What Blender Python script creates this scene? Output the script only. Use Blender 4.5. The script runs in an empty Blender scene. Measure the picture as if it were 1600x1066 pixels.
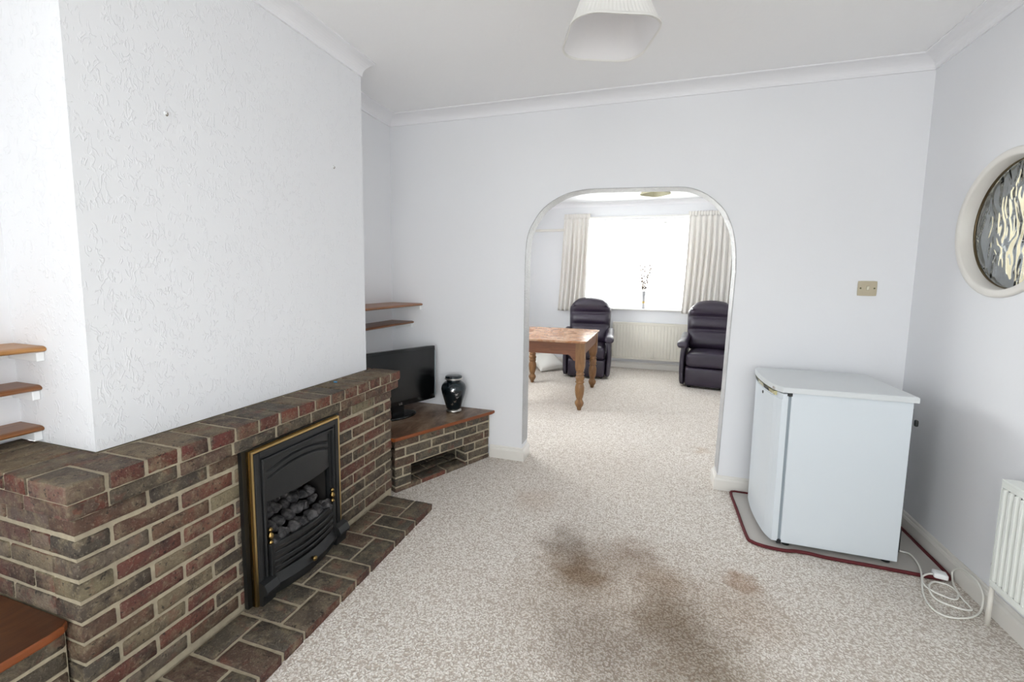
import bpy, bmesh, math, random
from mathutils import Vector, Matrix, noise as mnoise
random.seed(7)
SC = bpy.context.scene
COL = SC.collection
PI = math.pi

# ------------------------------------------------------------------ camera
F_PX, YAW, PITCH, ROLL = 684.9, 0.3072, -0.1001, 0.0148
EYE = Vector((0, 0, 1.32))
cy, sy, cp, sp = math.cos(YAW), math.sin(YAW), math.cos(PITCH), math.sin(PITCH)
fwd = Vector((-sy * cp, cy * cp, sp)); rgt = Vector((cy, sy, 0)); upv = rgt.cross(fwd)
cr, sr = math.cos(ROLL), math.sin(ROLL)
r2 = cr * rgt + sr * upv; u2 = -sr * rgt + cr * upv
cam_d = bpy.data.cameras.new('camera'); cam = bpy.data.objects.new('camera', cam_d); COL.objects.link(cam)
cam_d.sensor_width = 36; cam_d.lens = F_PX * 36 / 1600; cam_d.shift_y = -(533 - 506.8) / 1600
cam_d.clip_start = 0.05
cam.matrix_world = Matrix(((r2.x, u2.x, -fwd.x, EYE.x), (r2.y, u2.y, -fwd.y, EYE.y), (r2.z, u2.z, -fwd.z, EYE.z), (0, 0, 0, 1)))
SC.camera = cam

# ------------------------------------------------------------------ world, window daylight, exposure
SC.view_settings.view_transform = 'Standard'; SC.view_settings.look = 'None'
SC.view_settings.gamma = 1; SC.view_settings.use_curve_mapping = False
SC.view_settings.exposure = 0.49
SC.cycles.use_denoising = True
SC.cycles.max_bounces = 12; SC.cycles.diffuse_bounces = 8; SC.cycles.glossy_bounces = 4
SC.cycles.transmission_bounces = 8; SC.cycles.transparent_max_bounces = 8
SC.cycles.sample_clamp_indirect = 8
wd = bpy.data.worlds.new('sky'); SC.world = wd; wd.use_nodes = True
bg = wd.node_tree.nodes['Background']; bg.inputs[0].default_value = (0.985, 0.985, 1.0, 1); bg.inputs[1].default_value = 3.2

def area(name, loc, direction, sx, sy_, power, color=(1, 1, 1)):
    d = bpy.data.lights.new(name, 'AREA'); d.shape = 'RECTANGLE'; d.size = sx; d.size_y = sy_
    d.energy = power; d.color = color
    o = bpy.data.objects.new(name, d); COL.objects.link(o); o.location = loc
    o.rotation_euler = Vector(direction).to_track_quat('-Z', 'Z').to_euler()
    return o
# daylight through the big garden window behind the camera and through the bay window of the far room; side windows are added fill
area('daylight_garden_window', (0.25, -2.62, 1.35), (-.05, 1, -0.05), 2.2, 1.9, 24, (0.985, 0.985, 1.0))
area('added_side_window_light', (1.62, -1.30, 1.40), (-1, 0.12, -0.03), 1.7, 1.8, 16, (0.985, 0.985, 1.0))  # fill from an unseen window added on the right, brightens the chimney face
area('added_left_window_light', (-2.42, -1.35, 1.40), (1, 0.25, -0.03), 1.6, 1.8, 26, (0.985, 0.985, 1.0))  # fill from an unseen window added on the left, lifts the right wall
area('added_far_side_window_light', (-2.40, 4.55, 1.50), (1, 0.1, -0.03), 1.5, 1.3, 52, (1.0, 0.99, 0.985))  # fill from a hidden window added to brighten the far room
area('daylight_bay_window', (-0.2, 7.62, 1.60), (0, -1, -0.05), 1.9, 1.4, 120, (1.0, 0.99, 0.98))

# ------------------------------------------------------------------ colour + node helpers
def lin(c):
    if isinstance(c, str):
        c = tuple(int(c[i:i + 2], 16) / 255 for i in (0, 2, 4))
    return tuple((v / 12.92 if v <= .04045 else ((v + .055) / 1.055) ** 2.4) for v in c)
def rgba(c): return (*lin(c), 1)

class NT:
    def __init__(s, name):
        s.m = bpy.data.materials.new(name); s.m.use_nodes = True
        s.t = s.m.node_tree; s.n = s.t.nodes; s.b = s.n['Principled BSDF']; s.out = s.n['Material Output']
        s.tc = s.n.new('ShaderNodeTexCoord')
    def L(s, a, b): s.t.links.new(a, b)
    def set(s, node, **kw):
        for k, v in kw.items():
            i = node.inputs[k.replace('_', ' ')]
            if hasattr(v, 'is_output') or isinstance(v, bpy.types.NodeSocket): s.L(v, i)
            else: i.default_value = v
    def coord(s, scale=(1, 1, 1), loc=(0, 0, 0), rot=(0, 0, 0), out='Object'):
        m = s.n.new('ShaderNodeMapping'); s.L(s.tc.outputs[out], m.inputs['Vector'])
        m.inputs['Scale'].default_value = scale; m.inputs['Location'].default_value = loc; m.inputs['Rotation'].default_value = rot
        return m.outputs[0]
    def noise(s, vec, scale, detail=3, rough=.5, dist=0):
        n = s.n.new('ShaderNodeTexNoise'); s.set(n, Vector=vec, Scale=scale, Detail=detail, Roughness=rough, Distortion=dist)
        return n.outputs['Fac']
    def voro(s, vec, scale, feature='F1'):
        n = s.n.new('ShaderNodeTexVoronoi'); n.feature = feature; s.set(n, Vector=vec, Scale=scale)
        return n.outputs['Distance']
    def ramp(s, fac, stops):
        r = s.n.new('ShaderNodeValToRGB'); s.L(fac, r.inputs[0]); el = r.color_ramp.elements
        while len(el) < len(stops): el.new(.5)
        for e, (p, c) in zip(el, stops):
            e.position = p; e.color = c if len(c) == 4 else (*c, 1)
        return r.outputs[0]
    def mix(s, fac, a, b, mode='MIX'):
        n = s.n.new('ShaderNodeMix'); n.data_type = 'RGBA'; n.blend_type = mode
        for k, v in ((0, fac), (6, a), (7, b)):
            if isinstance(v, bpy.types.NodeSocket): s.L(v, n.inputs[k])
            else: n.inputs[k].default_value = v if k == 0 else ((*v, 1) if len(v) == 3 else v)
        return n.outputs[2]
    def math(s, op, a, b=0.0, c=None, clamp=False):
        n = s.n.new('ShaderNodeMath'); n.operation = op; n.use_clamp = clamp
        for i, v in enumerate((a, b, c)):
            if v is None: continue
            if isinstance(v, bpy.types.NodeSocket): s.L(v, n.inputs[i])
            else: n.inputs[i].default_value = v
        return n.outputs[0]
    def bump(s, h, strength=.3, dist=.01):
        n = s.n.new('ShaderNodeBump'); s.set(n, Height=h, Strength=strength, Distance=dist)
        s.L(n.outputs[0], s.b.inputs['Normal']); return n.outputs[0]
    def base(s, **kw): s.set(s.b, **kw)

def plain(name, c, rough=.5, metal=0.0, bump=None, vary=0.0, **kw):
    t = NT(name); col = lin(c)
    t.base(Roughness=rough, Metallic=metal)
    if vary:
        f = t.noise(t.coord(), 9, 3)
        d = tuple(v * (1 - vary) for v in col)
        t.base(Base_Color=t.mix(f, col, d))
    else: t.base(Base_Color=(*col, 1))
    if bump: t.bump(t.noise(t.coord(), bump[0], 4), bump[1], bump[2])
    for k, v in kw.items(): t.base(**{k: v})
    return t.m

# ------------------------------------------------------------------ materials
def wall_mat(name, c, style='plaster'):
    t = NT(name); v = t.coord()
    blot = t.noise(v, 1.3, 3)
    c1 = lin(c); c2 = tuple(x * .965 for x in c1)
    t.base(Base_Color=t.mix(blot, c1, c2), Roughness=.75)
    if style == 'embossed':
        n = t.noise(t.coord(scale=(1, 1.35, .62)), 38, 1, .3, 1.2)
        band = t.math('ABSOLUTE', t.math('SUBTRACT', n, .5))
        line = t.math('SUBTRACT', 1, t.math('MULTIPLY', band, 15), clamp=True)
        gate = t.ramp(t.noise(v, 28, 1), [(.46, (0, 0, 0)), (.54, (1, 1, 1))])
        t.bump(t.math('MULTIPLY', line, gate), .45, .003)
    elif style == 'ceiling':
        n = t.noise(t.coord(scale=(1, .55, 1)), 22, 3, .6, 1.2)
        t.bump(n, .22, .006)
    else:
        t.bump(t.math('ADD', t.noise(v, 60, 3), t.math('MULTIPLY', t.noise(v, 9, 2), .8)), .12, .003)
    return t.m
M_wall = wall_mat('wall_paint', 'e6e7ea'); M_chim = wall_mat('embossed_wallpaper', 'e6e7ea', 'embossed')
M_ceil = wall_mat('ceiling_paint', 'f1f1f2', 'ceiling')
M_trim = plain('gloss_trim_paint', 'e6e5e2', .35, vary=.03)
M_skirt = plain('skirting_paint', 'e2dfd9', .32, vary=.05)
M_cove = plain('coving_paint', 'e9e9ec', .6)
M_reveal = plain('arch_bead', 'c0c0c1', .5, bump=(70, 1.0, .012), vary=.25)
M_white = plain('white_plastic', 'e9ebec', .35)

def carpet_mat():
    t = NT('carpet_pile'); v = t.coord()
    wob = t.n.new('ShaderNodeTexNoise'); t.set(wob, Vector=v, Scale=60.0, Detail=2.0)
    wa = t.n.new('ShaderNodeVectorMath'); wa.operation = 'MULTIPLY_ADD'; t.L(wob.outputs['Color'], wa.inputs[0]); wa.inputs[1].default_value = (.02, .02, 0); t.L(v, wa.inputs[2])
    vz = t.n.new('ShaderNodeTexVoronoi'); t.set(vz, Vector=wa.outputs[0], Scale=135.0); n2 = vz.outputs['Distance']
    n1 = t.noise(v, 190, 3, .7); n3 = t.noise(v, 2.2, 4, .6); n4 = t.noise(v, 30, 3, .6)
    tuft = t.math('ADD', t.math('MULTIPLY', n2, -1.2), t.math('MULTIPLY_ADD', n1, .9, .45))       # high on tuft tops, low in the gaps
    base = t.mix(t.ramp(tuft, [(.05, (0, 0, 0)), (.55, (1, 1, 1))]), lin('bcb1a6'), lin('fbf8f3'))
    sep = t.n.new('ShaderNodeSeparateColor'); t.L(vz.outputs['Color'], sep.inputs[0])
    base = t.mix(t.math('MULTIPLY', sep.outputs[0], .28), base, lin('bfb3a7'))
    base = t.mix(t.math('MULTIPLY', n3, .22), base, lin('c9bdb0'))
    base = t.mix(t.math('MULTIPLY', t.ramp(n4, [(.45, (0, 0, 0)), (.75, (1, 1, 1))]), .30), base, lin('b9ab9d'))
    # stains: x, y, radius, strength, colour
    warp = t.n.new('ShaderNodeTexNoise'); t.set(warp, Vector=v, Scale=5.5, Detail=5, Roughness=.65)
    wv = t.n.new('ShaderNodeVectorMath'); wv.operation = 'MULTIPLY_ADD'
    t.L(warp.outputs['Color'], wv.inputs[0]); wv.inputs[1].default_value = (.34, .34, 0); t.L(v, wv.inputs[2])
    ws = t.n.new('ShaderNodeVectorMath'); ws.operation = 'ADD'; t.L(wv.outputs[0], ws.inputs[0]); ws.inputs[1].default_value = (-.17, -.17, 0)
    warped = ws.outputs[0]
    for x, y, r, s_, c in [(-.33, 2.12, .14, .55, '6f665f'), (-.05, 2.11, .12, .62, '7a685a'), (-.26, 1.88, .15, .8, '786349'),
                           (-.29, 1.99, .17, .5, '7d6b58'), (.10, 1.93, .13, .55, '85705a'), (.12, 1.72, .14, .6, '75654f'),
                           (.44, 2.03, .055, .6, '8b6f55'), (.42, 1.86, .16, .42, '8c7a66'), (.18, 1.60, .20, .5, '7b7165'),
                           (-.12, 1.50, .20, .5, '77706a'), (.27, 1.50, .18, .5, '7d725f'), (-.36, 1.67, .24, .28, '8b8175'), (.0, 1.80, .40, .33, '8f816f'),
                           (.43, 3.66, .07, .35, '9a8264'), (-.62, 2.46, .13, .28, '9c8876'), (-.02, 1.15, .45, .3, '857a6c'),
                           (-.45, 3.05, .6, .12, 'a6978a')]:
        d = t.n.new('ShaderNodeVectorMath'); d.operation = 'DISTANCE'; t.L(warped, d.inputs[0]); d.inputs[1].default_value = (x, y, 0)
        mr = t.n.new('ShaderNodeMapRange'); mr.interpolation_type = 'SMOOTHSTEP'
        t.set(mr, Value=d.outputs['Value']); mr.inputs[1].default_value = r * 1.55; mr.inputs[2].default_value = r * .1
        mr.inputs[3].default_value = 0; mr.inputs[4].default_value = min(1, s_ * .98)
        base = t.mix(mr.outputs[0], base, tuple(min(1, v * 1.75 + .06) for v in lin(c)), 'MULTIPLY')
    t.base(Base_Color=base, Roughness=.95, Specular_IOR_Level=.1)
    t.bump(t.math('ADD', tuft, t.math('MULTIPLY', n4, .6)), .6, .008)
    return t.m
M_carpet = carpet_mat()

def brick_mat():
    t = NT('brick'); v = t.coord()
    at = t.n.new('ShaderNodeVertexColor'); at.layer_name = 'tint'
    n = t.noise(v, 19, 6, .7, .4); n2 = t.noise(v, 120, 3, .6); n3 = t.noise(t.coord(loc=(3, 1, 2)), 11, 5, .7, .3)
    tint = at.outputs[0]
    c = t.mix(t.math('MULTIPLY', t.ramp(n, [(.48, (0, 0, 0)), (.66, (1, 1, 1))]), .75), tint, lin('7d705a'))       # ochre-grey bloom
    c = t.mix(t.math('MULTIPLY', t.ramp(n3, [(.50, (0, 0, 0)), (.66, (1, 1, 1))]), .75), c, lin('332b27'))         # fired dark patches
    c = t.mix(t.math('MULTIPLY', t.ramp(t.noise(t.coord(loc=(7, 5, 1)), 14, 4, .6), [(.55, (0, 0, 0)), (.7, (1, 1, 1))]), .6), c, lin('6b3b30'))
    c = t.mix(t.math('MULTIPLY', t.ramp(n2, [(.56, (0, 0, 0)), (.72, (1, 1, 1))]), .40), c, lin('a09681'))
    c = t.mix(t.math('MULTIPLY', t.ramp(t.noise(v, 70, 2), [(.64, (0, 0, 0)), (.70, (1, 1, 1))]), .8), c, lin('1d1917'))
    t.base(Base_Color=c, Roughness=.7, Specular_IOR_Level=.35)
    t.bump(t.math('ADD', n2, t.math('MULTIPLY', n, 2.0)), .8, .006)
    return t.m
def mortar_mat():
    t = NT('mortar'); v = t.coord(); n = t.noise(v, 40, 4)
    t.base(Base_Color=t.mix(n, lin('83796a'), lin('b7ac93')), Roughness=.9)
    t.bump(t.noise(v, 120, 3), .5, .005); return t.m
M_brick, M_mortar = brick_mat(), mortar_mat()

def wood_mat(name, c1, c2, c3, rough=.35, axis='Y', wear=.0, wearc='b09a80', scale=1.0):
    t = NT(name)
    s = {'X': (1.2, 14, 14), 'Y': (14, 1.2, 14), 'Z': (14, 14, 1.2)}[axis]
    v = t.coord(scale=tuple(a * scale for a in s))
    n = t.noise(v, 1.6, 5, .6, .8); n2 = t.noise(v, 7, 3, .6, .3)
    c = t.mix(t.ramp(n, [(.3, (0, 0, 0)), (.7, (1, 1, 1))]), lin(c1), lin(c2))
    c = t.mix(t.ramp(n2, [(.45, (0, 0, 0)), (.75, (.6, .6, .6))]), c, lin(c3))
    if wear:
        w = t.noise(t.coord(scale=(1, .55, 1)), 9, 6, .68, .5)
        c = t.mix(t.math('MULTIPLY', t.ramp(w, [(.42, (0, 0, 0)), (.62, (1, 1, 1))]), wear), c, lin(wearc))
    t.base(Base_Color=c, Roughness=rough)
    t.bump(n2, .08, .002)
    return t.m
M_shelf = wood_mat('oiled_pine', '7a4c28', '96633a', '52300f', .35)
M_shelf_dk = wood_mat('dark_shelf_wood', '6b4024', '85532e', '43270f', .35)
M_shelf_lt = wood_mat('honey_shelf_wood', '9c6a35', 'b5834a', '6e441d', .35)
M_board = wood_mat('worn_board', '54392a', '644834', '36241a', .34, wear=.9, wearc='94806a')
M_board_edge = plain('board_edge', '84451f', .4, vary=.25)
M_board_l = wood_mat('dark_varnished_board', '45291a', '573623', '311b10', .3, axis='Y', wear=.35, wearc='7c5230')
M_pine = wood_mat('pine_table', '75502f', '8d6840', '573820', .35, axis='Z')
M_pinetop = wood_mat('pine_top', '8a5a3a', 'a5744f', '6b3a24', .25, axis='X', wear=.6, wearc='bfa58c')
M_pineapron = wood_mat('pine_apron', '6b4027', '7b4d32', '4a2918', .35, axis='X')

M_black = plain('black_iron', '1b1c1d', .42, bump=(150, .15, .002))
M_blackg = plain('satin_black', '141516', .28)
M_brass = plain('brass', 'c6ab74', .32, 1.0)
M_brass_dk = plain('dark_brass', '8c7448', .25, 1.0)  # darkened brass; on the edge strip the colour holds the brick reflection
M_brass_side = plain('polished_brass', 'a98443', .12, 1.0)
M_chrome = plain('chrome', 'd8d8d8', .15, 1.0)
M_silver = plain('brushed_silver', 'c4c1bb', .28, 1.0)
def coal_mat():
    t = NT('ceramic_coal'); v = t.coord(); n = t.noise(v, 30, 4)
    t.base(Base_Color=t.mix(t.ramp(n, [(.4, (0, 0, 0)), (.7, (1, 1, 1))]), lin('232224'), lin('5a5757')), Roughness=.9)
    t.bump(t.noise(v, 70, 4), .8, .01); return t.m
M_coal = coal_mat()
M_firebox = plain('sooty_firebox', '2c2825', .9, vary=.5)
M_glossblack = plain('tv_plastic', '0c0d0e', .12)
M_screen = plain('tv_screen', '07090a', .22)
def urn_mat():
    t = NT('urn_enamel'); n = t.noise(t.coord(), 240, 2)
    t.base(Base_Color=t.mix(t.ramp(n, [(.5, (0, 0, 0)), (.75, (1, 1, 1))]), lin('08131a'), lin('13323a')), Roughness=.22, Metallic=.35, Coat_Weight=.6)
    return t.m
M_urn = urn_mat()
M_fridge = plain('fridge_enamel', 'cfd6dc', .3, bump=(220, .05, .001))
M_fridge_top = plain('fridge_top', 'cfd3d5', .35, vary=.04)
M_seal = plain('door_seal', '8a949b', .5)
M_dark = plain('dark_plastic', '1c1e1f', .5)
M_cream = plain('cream_metallic', 'b9b48c', .25, .6)
M_mat = plain('mat_fabric', 'b3afaa', .95, bump=(300, .5, .003), vary=.08)
M_matred = plain('dark_red_binding', '57151b', .8, bump=(300, .5, .003))
M_rad = plain('radiator_enamel', 'e8ebe6', .3)
M_rad_far = plain('cream_radiator_enamel', 'e0dcd0', .35)
M_cable = plain('white_cable', 'e4e3dc', .4)
M_pipe = plain('painted_pipe', 'dedad2', .4)
M_bronze = plain('aged_valve_metal', '6d5f48', .35, .9)
M_switch = plain('beige_switch_plastic', 'b9ae96', .38)
M_screwdk = plain('screw_slot', '6a6a50', .4, .7)
def leather():
    t = NT('aubergine_leather'); v = t.coord()
    t.base(Base_Color=t.mix(t.noise(v, 6, 3), lin('201926'), lin('2e2436')), Roughness=.33, Specular_IOR_Level=.6)
    t.bump(t.math('ADD', t.voro(v, 260), t.math('MULTIPLY', t.noise(v, 11, 3), 2.5)), .18, .006); return t.m
M_leather = leather()
def cloth(name, c, transl=.5, rough=.9, alpha=None, weave=None):
    t = NT(name); n = t.n
    d = n.new('ShaderNodeBsdfDiffuse'); d.inputs[0].default_value = rgba(c)
    tr = n.new('ShaderNodeBsdfTranslucent'); tr.inputs[0].default_value = rgba(c)
    m = n.new('ShaderNodeMixShader'); m.inputs[0].default_value = transl
    t.L(d.outputs[0], m.inputs[1]); t.L(tr.outputs[0], m.inputs[2]); o = m.outputs[0]
    if alpha is not None:
        tp = n.new('ShaderNodeBsdfTransparent'); m2 = n.new('ShaderNodeMixShader'); m2.inputs[0].default_value = alpha
        t.L(tp.outputs[0], m2.inputs[1]); t.L(o, m2.inputs[2]); o = m2.outputs[0]
    t.L(o, t.out.inputs[0]); return t.m
M_curtain = cloth('cream_curtain', 'e6e3de', .10)
M_net = cloth('net_curtain', 'f6f6f4', .6, alpha=.55)
M_cushion = plain('white_cushion', 'dedcd6', .9, bump=(40, .25, .004))
M_shade = cloth('pleated_fabric', 'f0efec', .35)
M_lining = cloth('shade_lining', 'f4f3f5', .5)
M_shade_far = cloth('far_shade_fabric', 'cbc8b0', .25)
M_bulb = plain('opal_bulb', 'f0efe8', .2)
M_upvc = plain('white_window_frame', 'f0f0ee', .35)
def glass_mat(name, wavy=False):
    t = NT(name)
    t.base(Base_Color=(.96, .98, .98, 1), Roughness=.04, IOR=1.25, Transmission_Weight=1.0)
    if wavy:
        v = t.coord(scale=(1, 1, .42))
        h = t.noise(v, 15, 1, .4, 1.2)
        t.bump(h, 1.0, .020)
    else:
        n = t.n; lp = n.new('ShaderNodeBsdfTransparent'); lp.inputs[0].default_value = (.95, .97, .97, 1)
        g = n.new('ShaderNodeBsdfGlossy'); g.inputs['Roughness'].default_value = .02
        m = n.new('ShaderNodeMixShader'); m.inputs[0].default_value = .06
        t.L(lp.outputs[0], m.inputs[1]); t.L(g.outputs[0], m.inputs[2]); t.L(m.outputs[0], t.out.inputs[0])
    return t.m
M_glass = glass_mat('clear_glass'); M_wavy = glass_mat('obscured_glass', True)
M_blue = plain('blue_plastic', '2f8fc4', .4)
M_grass = plain('pale_paving', 'b5b2ab', .9, vary=.2)
M_render = plain('cream_render', 'b5ad92', .9, vary=.1)

# ------------------------------------------------------------------ mesh helpers
class MB:
    def __init__(s): s.bm = bmesh.new(); s.mi = 0; s.smooth = False
    def _fin(s, fs, smooth=None):
        for f in fs:
            f.material_index = s.mi; f.smooth = s.smooth if smooth is None else smooth
    def poly(s, pts, axis, a, b, smooth=False):
        """extrude polygon pts (2-D in the other two axes) from a to b along axis"""
        def P(p, w):
            if axis == 'z': return (p[0], p[1], w)
            if axis == 'y': return (p[0], w, p[1])
            return (w, p[0], p[1])
        v0 = [s.bm.verts.new(P(p, a)) for p in pts]; v1 = [s.bm.verts.new(P(p, b)) for p in pts]
        n = len(pts); fs = [s.bm.faces.new(v0), s.bm.faces.new(list(reversed(v1)))]
        for i in range(n): fs.append(s.bm.faces.new((v0[i], v1[i], v1[(i + 1) % n], v0[(i + 1) % n])))
        s._fin(fs, smooth); return fs
    def box(s, x0, x1, y0, y1, z0, z1, bev=0, seg=2):
        fs = s.poly([(x0, y0), (x1, y0), (x1, y1), (x0, y1)], 'z', z0, z1)
        if bev:
            es = list({e for f in fs for e in f.edges})
            r = bmesh.ops.bevel(s.bm, geom=es, offset=bev, segments=seg, affect='EDGES', profile=.5)
            s._fin(r['faces'])
        return s
    def rbox(s, c, size, r, n=6, fn=None, smooth=True, rot=None):
        """rounded box as a fine grid; fn(Vector local)->Vector reshapes it"""
        hx, hy, hz = size[0] / 2, size[1] / 2, size[2] / 2
        V = {}
        def vert(i, j, k):
            key = (i, j, k)
            if key in V: return V[key]
            p = Vector(((i / n * 2 - 1) * hx, (j / n * 2 - 1) * hy, (k / n * 2 - 1) * hz))
            q = Vector((max(-hx + r, min(hx - r, p.x)), max(-hy + r, min(hy - r, p.y)), max(-hz + r, min(hz - r, p.z))))
            # spread grid so that edge cells cover the rounding
            d = p - q
            if d.length > 1e-9: p = q + d.normalized() * r
            if fn: p = fn(p)
            if rot: p = rot @ p
            V[key] = s.bm.verts.new(p + Vector(c)); return V[key]
        fs = []
        for a in range(n):
            for b in range(n):
                for side in (0, n):
                    q = [(a, b), (a + 1, b), (a + 1, b + 1), (a, b + 1)]
                    if side == 0: q = q[::-1]
                    fs.append(s.bm.faces.new([vert(side, *t) for t in q]))
                    fs.append(s.bm.faces.new([vert(t[0], side, t[1]) for t in q[::-1]]))
                    fs.append(s.bm.faces.new([vert(*t, side) for t in q]))
        s._fin(fs, smooth); return s
    def lathe(s, prof, c=(0, 0, 0), seg=32, axis='z', smooth=True):
        rings = []
        for r, z in prof:
            ring = []
            for i in range(seg):
                a = 2 * PI * i / seg; x, y = r * math.cos(a), r * math.sin(a)
                p = (x, y, z) if axis == 'z' else ((x, z, y) if axis == 'y' else (z, x, y))
                ring.append(s.bm.verts.new(Vector(p) + Vector(c)))
            rings.append(ring)
        fs = []
        for a, b in zip(rings, rings[1:]):
            for i in range(seg): fs.append(s.bm.faces.new((a[i], a[(i + 1) % seg], b[(i + 1) % seg], b[i])))
        fs.append(s.bm.faces.new(rings[0][::-1])); fs.append(s.bm.faces.new(rings[-1]))
        s._fin(fs, smooth); return s
    def loft(s, loops, cap0=True, cap1=True, smooth=True, closed=True):
        rs = [[s.bm.verts.new(p) for p in lp] for lp in loops]; fs = []
        n = len(rs[0])
        for a, b in zip(rs, rs[1:]):
            for i in range(n if closed else n - 1): fs.append(s.bm.faces.new((a[i], a[(i + 1) % n], b[(i + 1) % n], b[i])))
        if cap0: fs.append(s.bm.faces.new(rs[0][::-1]))
        if cap1: fs.append(s.bm.faces.new(rs[-1]))
        s._fin(fs, smooth); return s
    def tube(s, path, r, seg=8, caps=True):
        P = [Vector(p) for p in path]; loops = []; up = Vector((0, 0, 1)); prev = None
        for i, p in enumerate(P):
            t = (P[min(i + 1, len(P) - 1)] - P[max(i - 1, 0)]).normalized()
            if prev is None:
                a = up.cross(t); a = a if a.length > 1e-3 else Vector((1, 0, 0)).cross(t)
            else: a = prev - t * prev.dot(t)
            a.normalize(); prev = a; b = t.cross(a)
            rr = r[i] if isinstance(r, (list, tuple)) else r
            loops.append([p + a * math.cos(2 * PI * k / seg) * rr + b * math.sin(2 * PI * k / seg) * rr for k in range(seg)])
        return s.loft(loops, caps, caps)

WM = {}
def put(name, mb, mats, parent=None, world=False, shade=None, recalc=True):
    """link mb as one mesh object. world=True: vertices are in world space"""
    bm = mb.bm
    if recalc: bmesh.ops.recalc_face_normals(bm, faces=bm.faces)
    pm = WM.get(parent.as_pointer(), Matrix()) if parent else Matrix()
    if world and parent: bm.transform(pm.inverted())
    me = bpy.data.meshes.new(name); bm.to_mesh(me); bm.free()
    for m in (mats if isinstance(mats, (list, tuple)) else [mats]): me.materials.append(m)
    o = bpy.data.objects.new(name, me); COL.objects.link(o)
    if parent: o.parent = parent; WM[o.as_pointer()] = pm
    return o
def empty(name, label, cat, loc=(0, 0, 0), rz=0.0, group=None):
    o = bpy.data.objects.new(name, None); COL.objects.link(o); o.empty_display_size = .1
    o.location = loc; o.rotation_euler = (0, 0, rz)
    WM[o.as_pointer()] = Matrix.Translation(loc) @ Matrix.Rotation(rz, 4, 'Z')
    return tag(o, label, cat, group)
def tag(o, label, cat, group=None):
    o['label'] = label; o['category'] = cat
    if group: o['group'] = group
    return o
def struct(name, mb, mats, label=None):
    o = put(name, mb, mats); o['kind'] = 'structure'
    if label: o['label'] = label
    return o
def catmull(pts, n=8, closed=False):
    P = [Vector(p) for p in pts]; out = []; m = len(P)
    for i in range(m if closed else m - 1):
        g = lambda k: P[k % m] if closed else P[max(0, min(m - 1, k))]
        a, b, c, d = g(i - 1), g(i), g(i + 1), g(i + 2)
        for j in range(n):
            t = j / n
            out.append(.5 * ((2 * b) + (c - a) * t + (2 * a - 5 * b + 4 * c - d) * t * t + (3 * b - a - 3 * c + d) * t ** 3))
    if not closed: out.append(P[-1])
    return out
def jit(a): return random.uniform(-a, a)

# ================================================================== SETTING
D, R, H = 2.991, 1.3757, 2.516          # back wall, right wall, ceiling
XA, XN, XC = -1.9385, -2.00, -1.6297    # far alcove, near alcove, chimney breast
YC0, YC1 = 0.866, 2.228
D2, T = 6.924, 0.13
RX0, RX1 = -2.10, 1.37                  # far room
YR = -2.45                              # rear wall

b = MB(); b.box(-2.4, 2.7, YR - .2, 7.5, -.12, 0); struct('floor', b, M_carpet)
b = MB(); b.box(-2.4, 2.2, YR - .2, D + .0, H, H + .12); struct('ceiling', b, M_ceil)
b = MB(); b.box(-2.4, 2.2, D, 7.5, H, H + .12); struct('ceiling_far_room', b, M_wall)

# arch wall
arch = catmull([(-.858, 0, 0), (-.858, .7, 0), (-.858, 1.36, 0), (-.855, 1.52, 0), (-.843, 1.63, 0), (-.808, 1.715, 0), (-.731, 1.818, 0),
                (-.60, 1.897, 0), (-.471, 1.925, 0), (-.345, 1.928, 0), (-.15, 1.924, 0), (.053, 1.918, 0), (.166, 1.912, 0), (.241, 1.892, 0),
                (.316, 1.848, 0), (.391, 1.776, 0), (.441, 1.68, 0), (.471, 1.565, 0), (.484, 1.41, 0), (.481, 1.28, 0), (.466, .6, 0), (.452, 0, 0)], 4)
ap = [(p.x, p.y) for p in arch]
b = MB()
k_ = max(range(len(ap)), key=lambda i: ap[i][1]); zt_ = ap[k_][1]
def strip_quad(x0, za, x1, zb, xe):      # wall strip between the arch edge and the outer end xe
    b.poly([(xe, za), (x0, za), (x1, zb), (xe, zb)], 'y', D, D + T)
for (xa, za), (xb, zb) in zip(ap[:k_ + 1], ap[1:k_ + 1]): strip_quad(xa, za, xb, zb, -2.3)
for (xa, za), (xb, zb) in zip(ap[k_:], ap[k_ + 1:]): strip_quad(xb, zb, xa, za, R + .14)
b.poly([(-2.3, zt_), (R + .14, zt_), (R + .14, H), (-2.3, H)], 'y', D, D + T)
bmesh.ops.remove_doubles(b.bm, verts=b.bm.verts, dist=1e-5)
seen = {}
for f in list(b.bm.faces): seen.setdefault(frozenset(v.index for v in f.verts), []).append(f)
struct('wall_back', b, [M_wall])
# rough plaster bead lining the arch
b = MB(); b.smooth = True
loops = []
for i, (x, z) in enumerate(ap):
    t = Vector((ap[min(i + 1, len(ap) - 1)][0] - ap[max(i - 1, 0)][0], ap[min(i + 1, len(ap) - 1)][1] - ap[max(i - 1, 0)][1])).normalized()
    n = Vector((t.y, -t.x))       # into the opening
    if z < .10: continue
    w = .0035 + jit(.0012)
    loops.append([(x - n.x * .001, D - .004, z - n.y * .001), (x + n.x * w, D - .004 + jit(.0008), z + n.y * w), (x + n.x * (w + jit(.001)), D + .03, z + n.y * w),
                  (x + n.x * .003, D + .08, z + n.y * .003), (x + n.x * .003, D + T + .001, z + n.y * .003), (x - n.x * .001, D + T + .001, z - n.y * .001)])
b.loft(loops, smooth=False); struct('trim_1', b, M_reveal)

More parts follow.
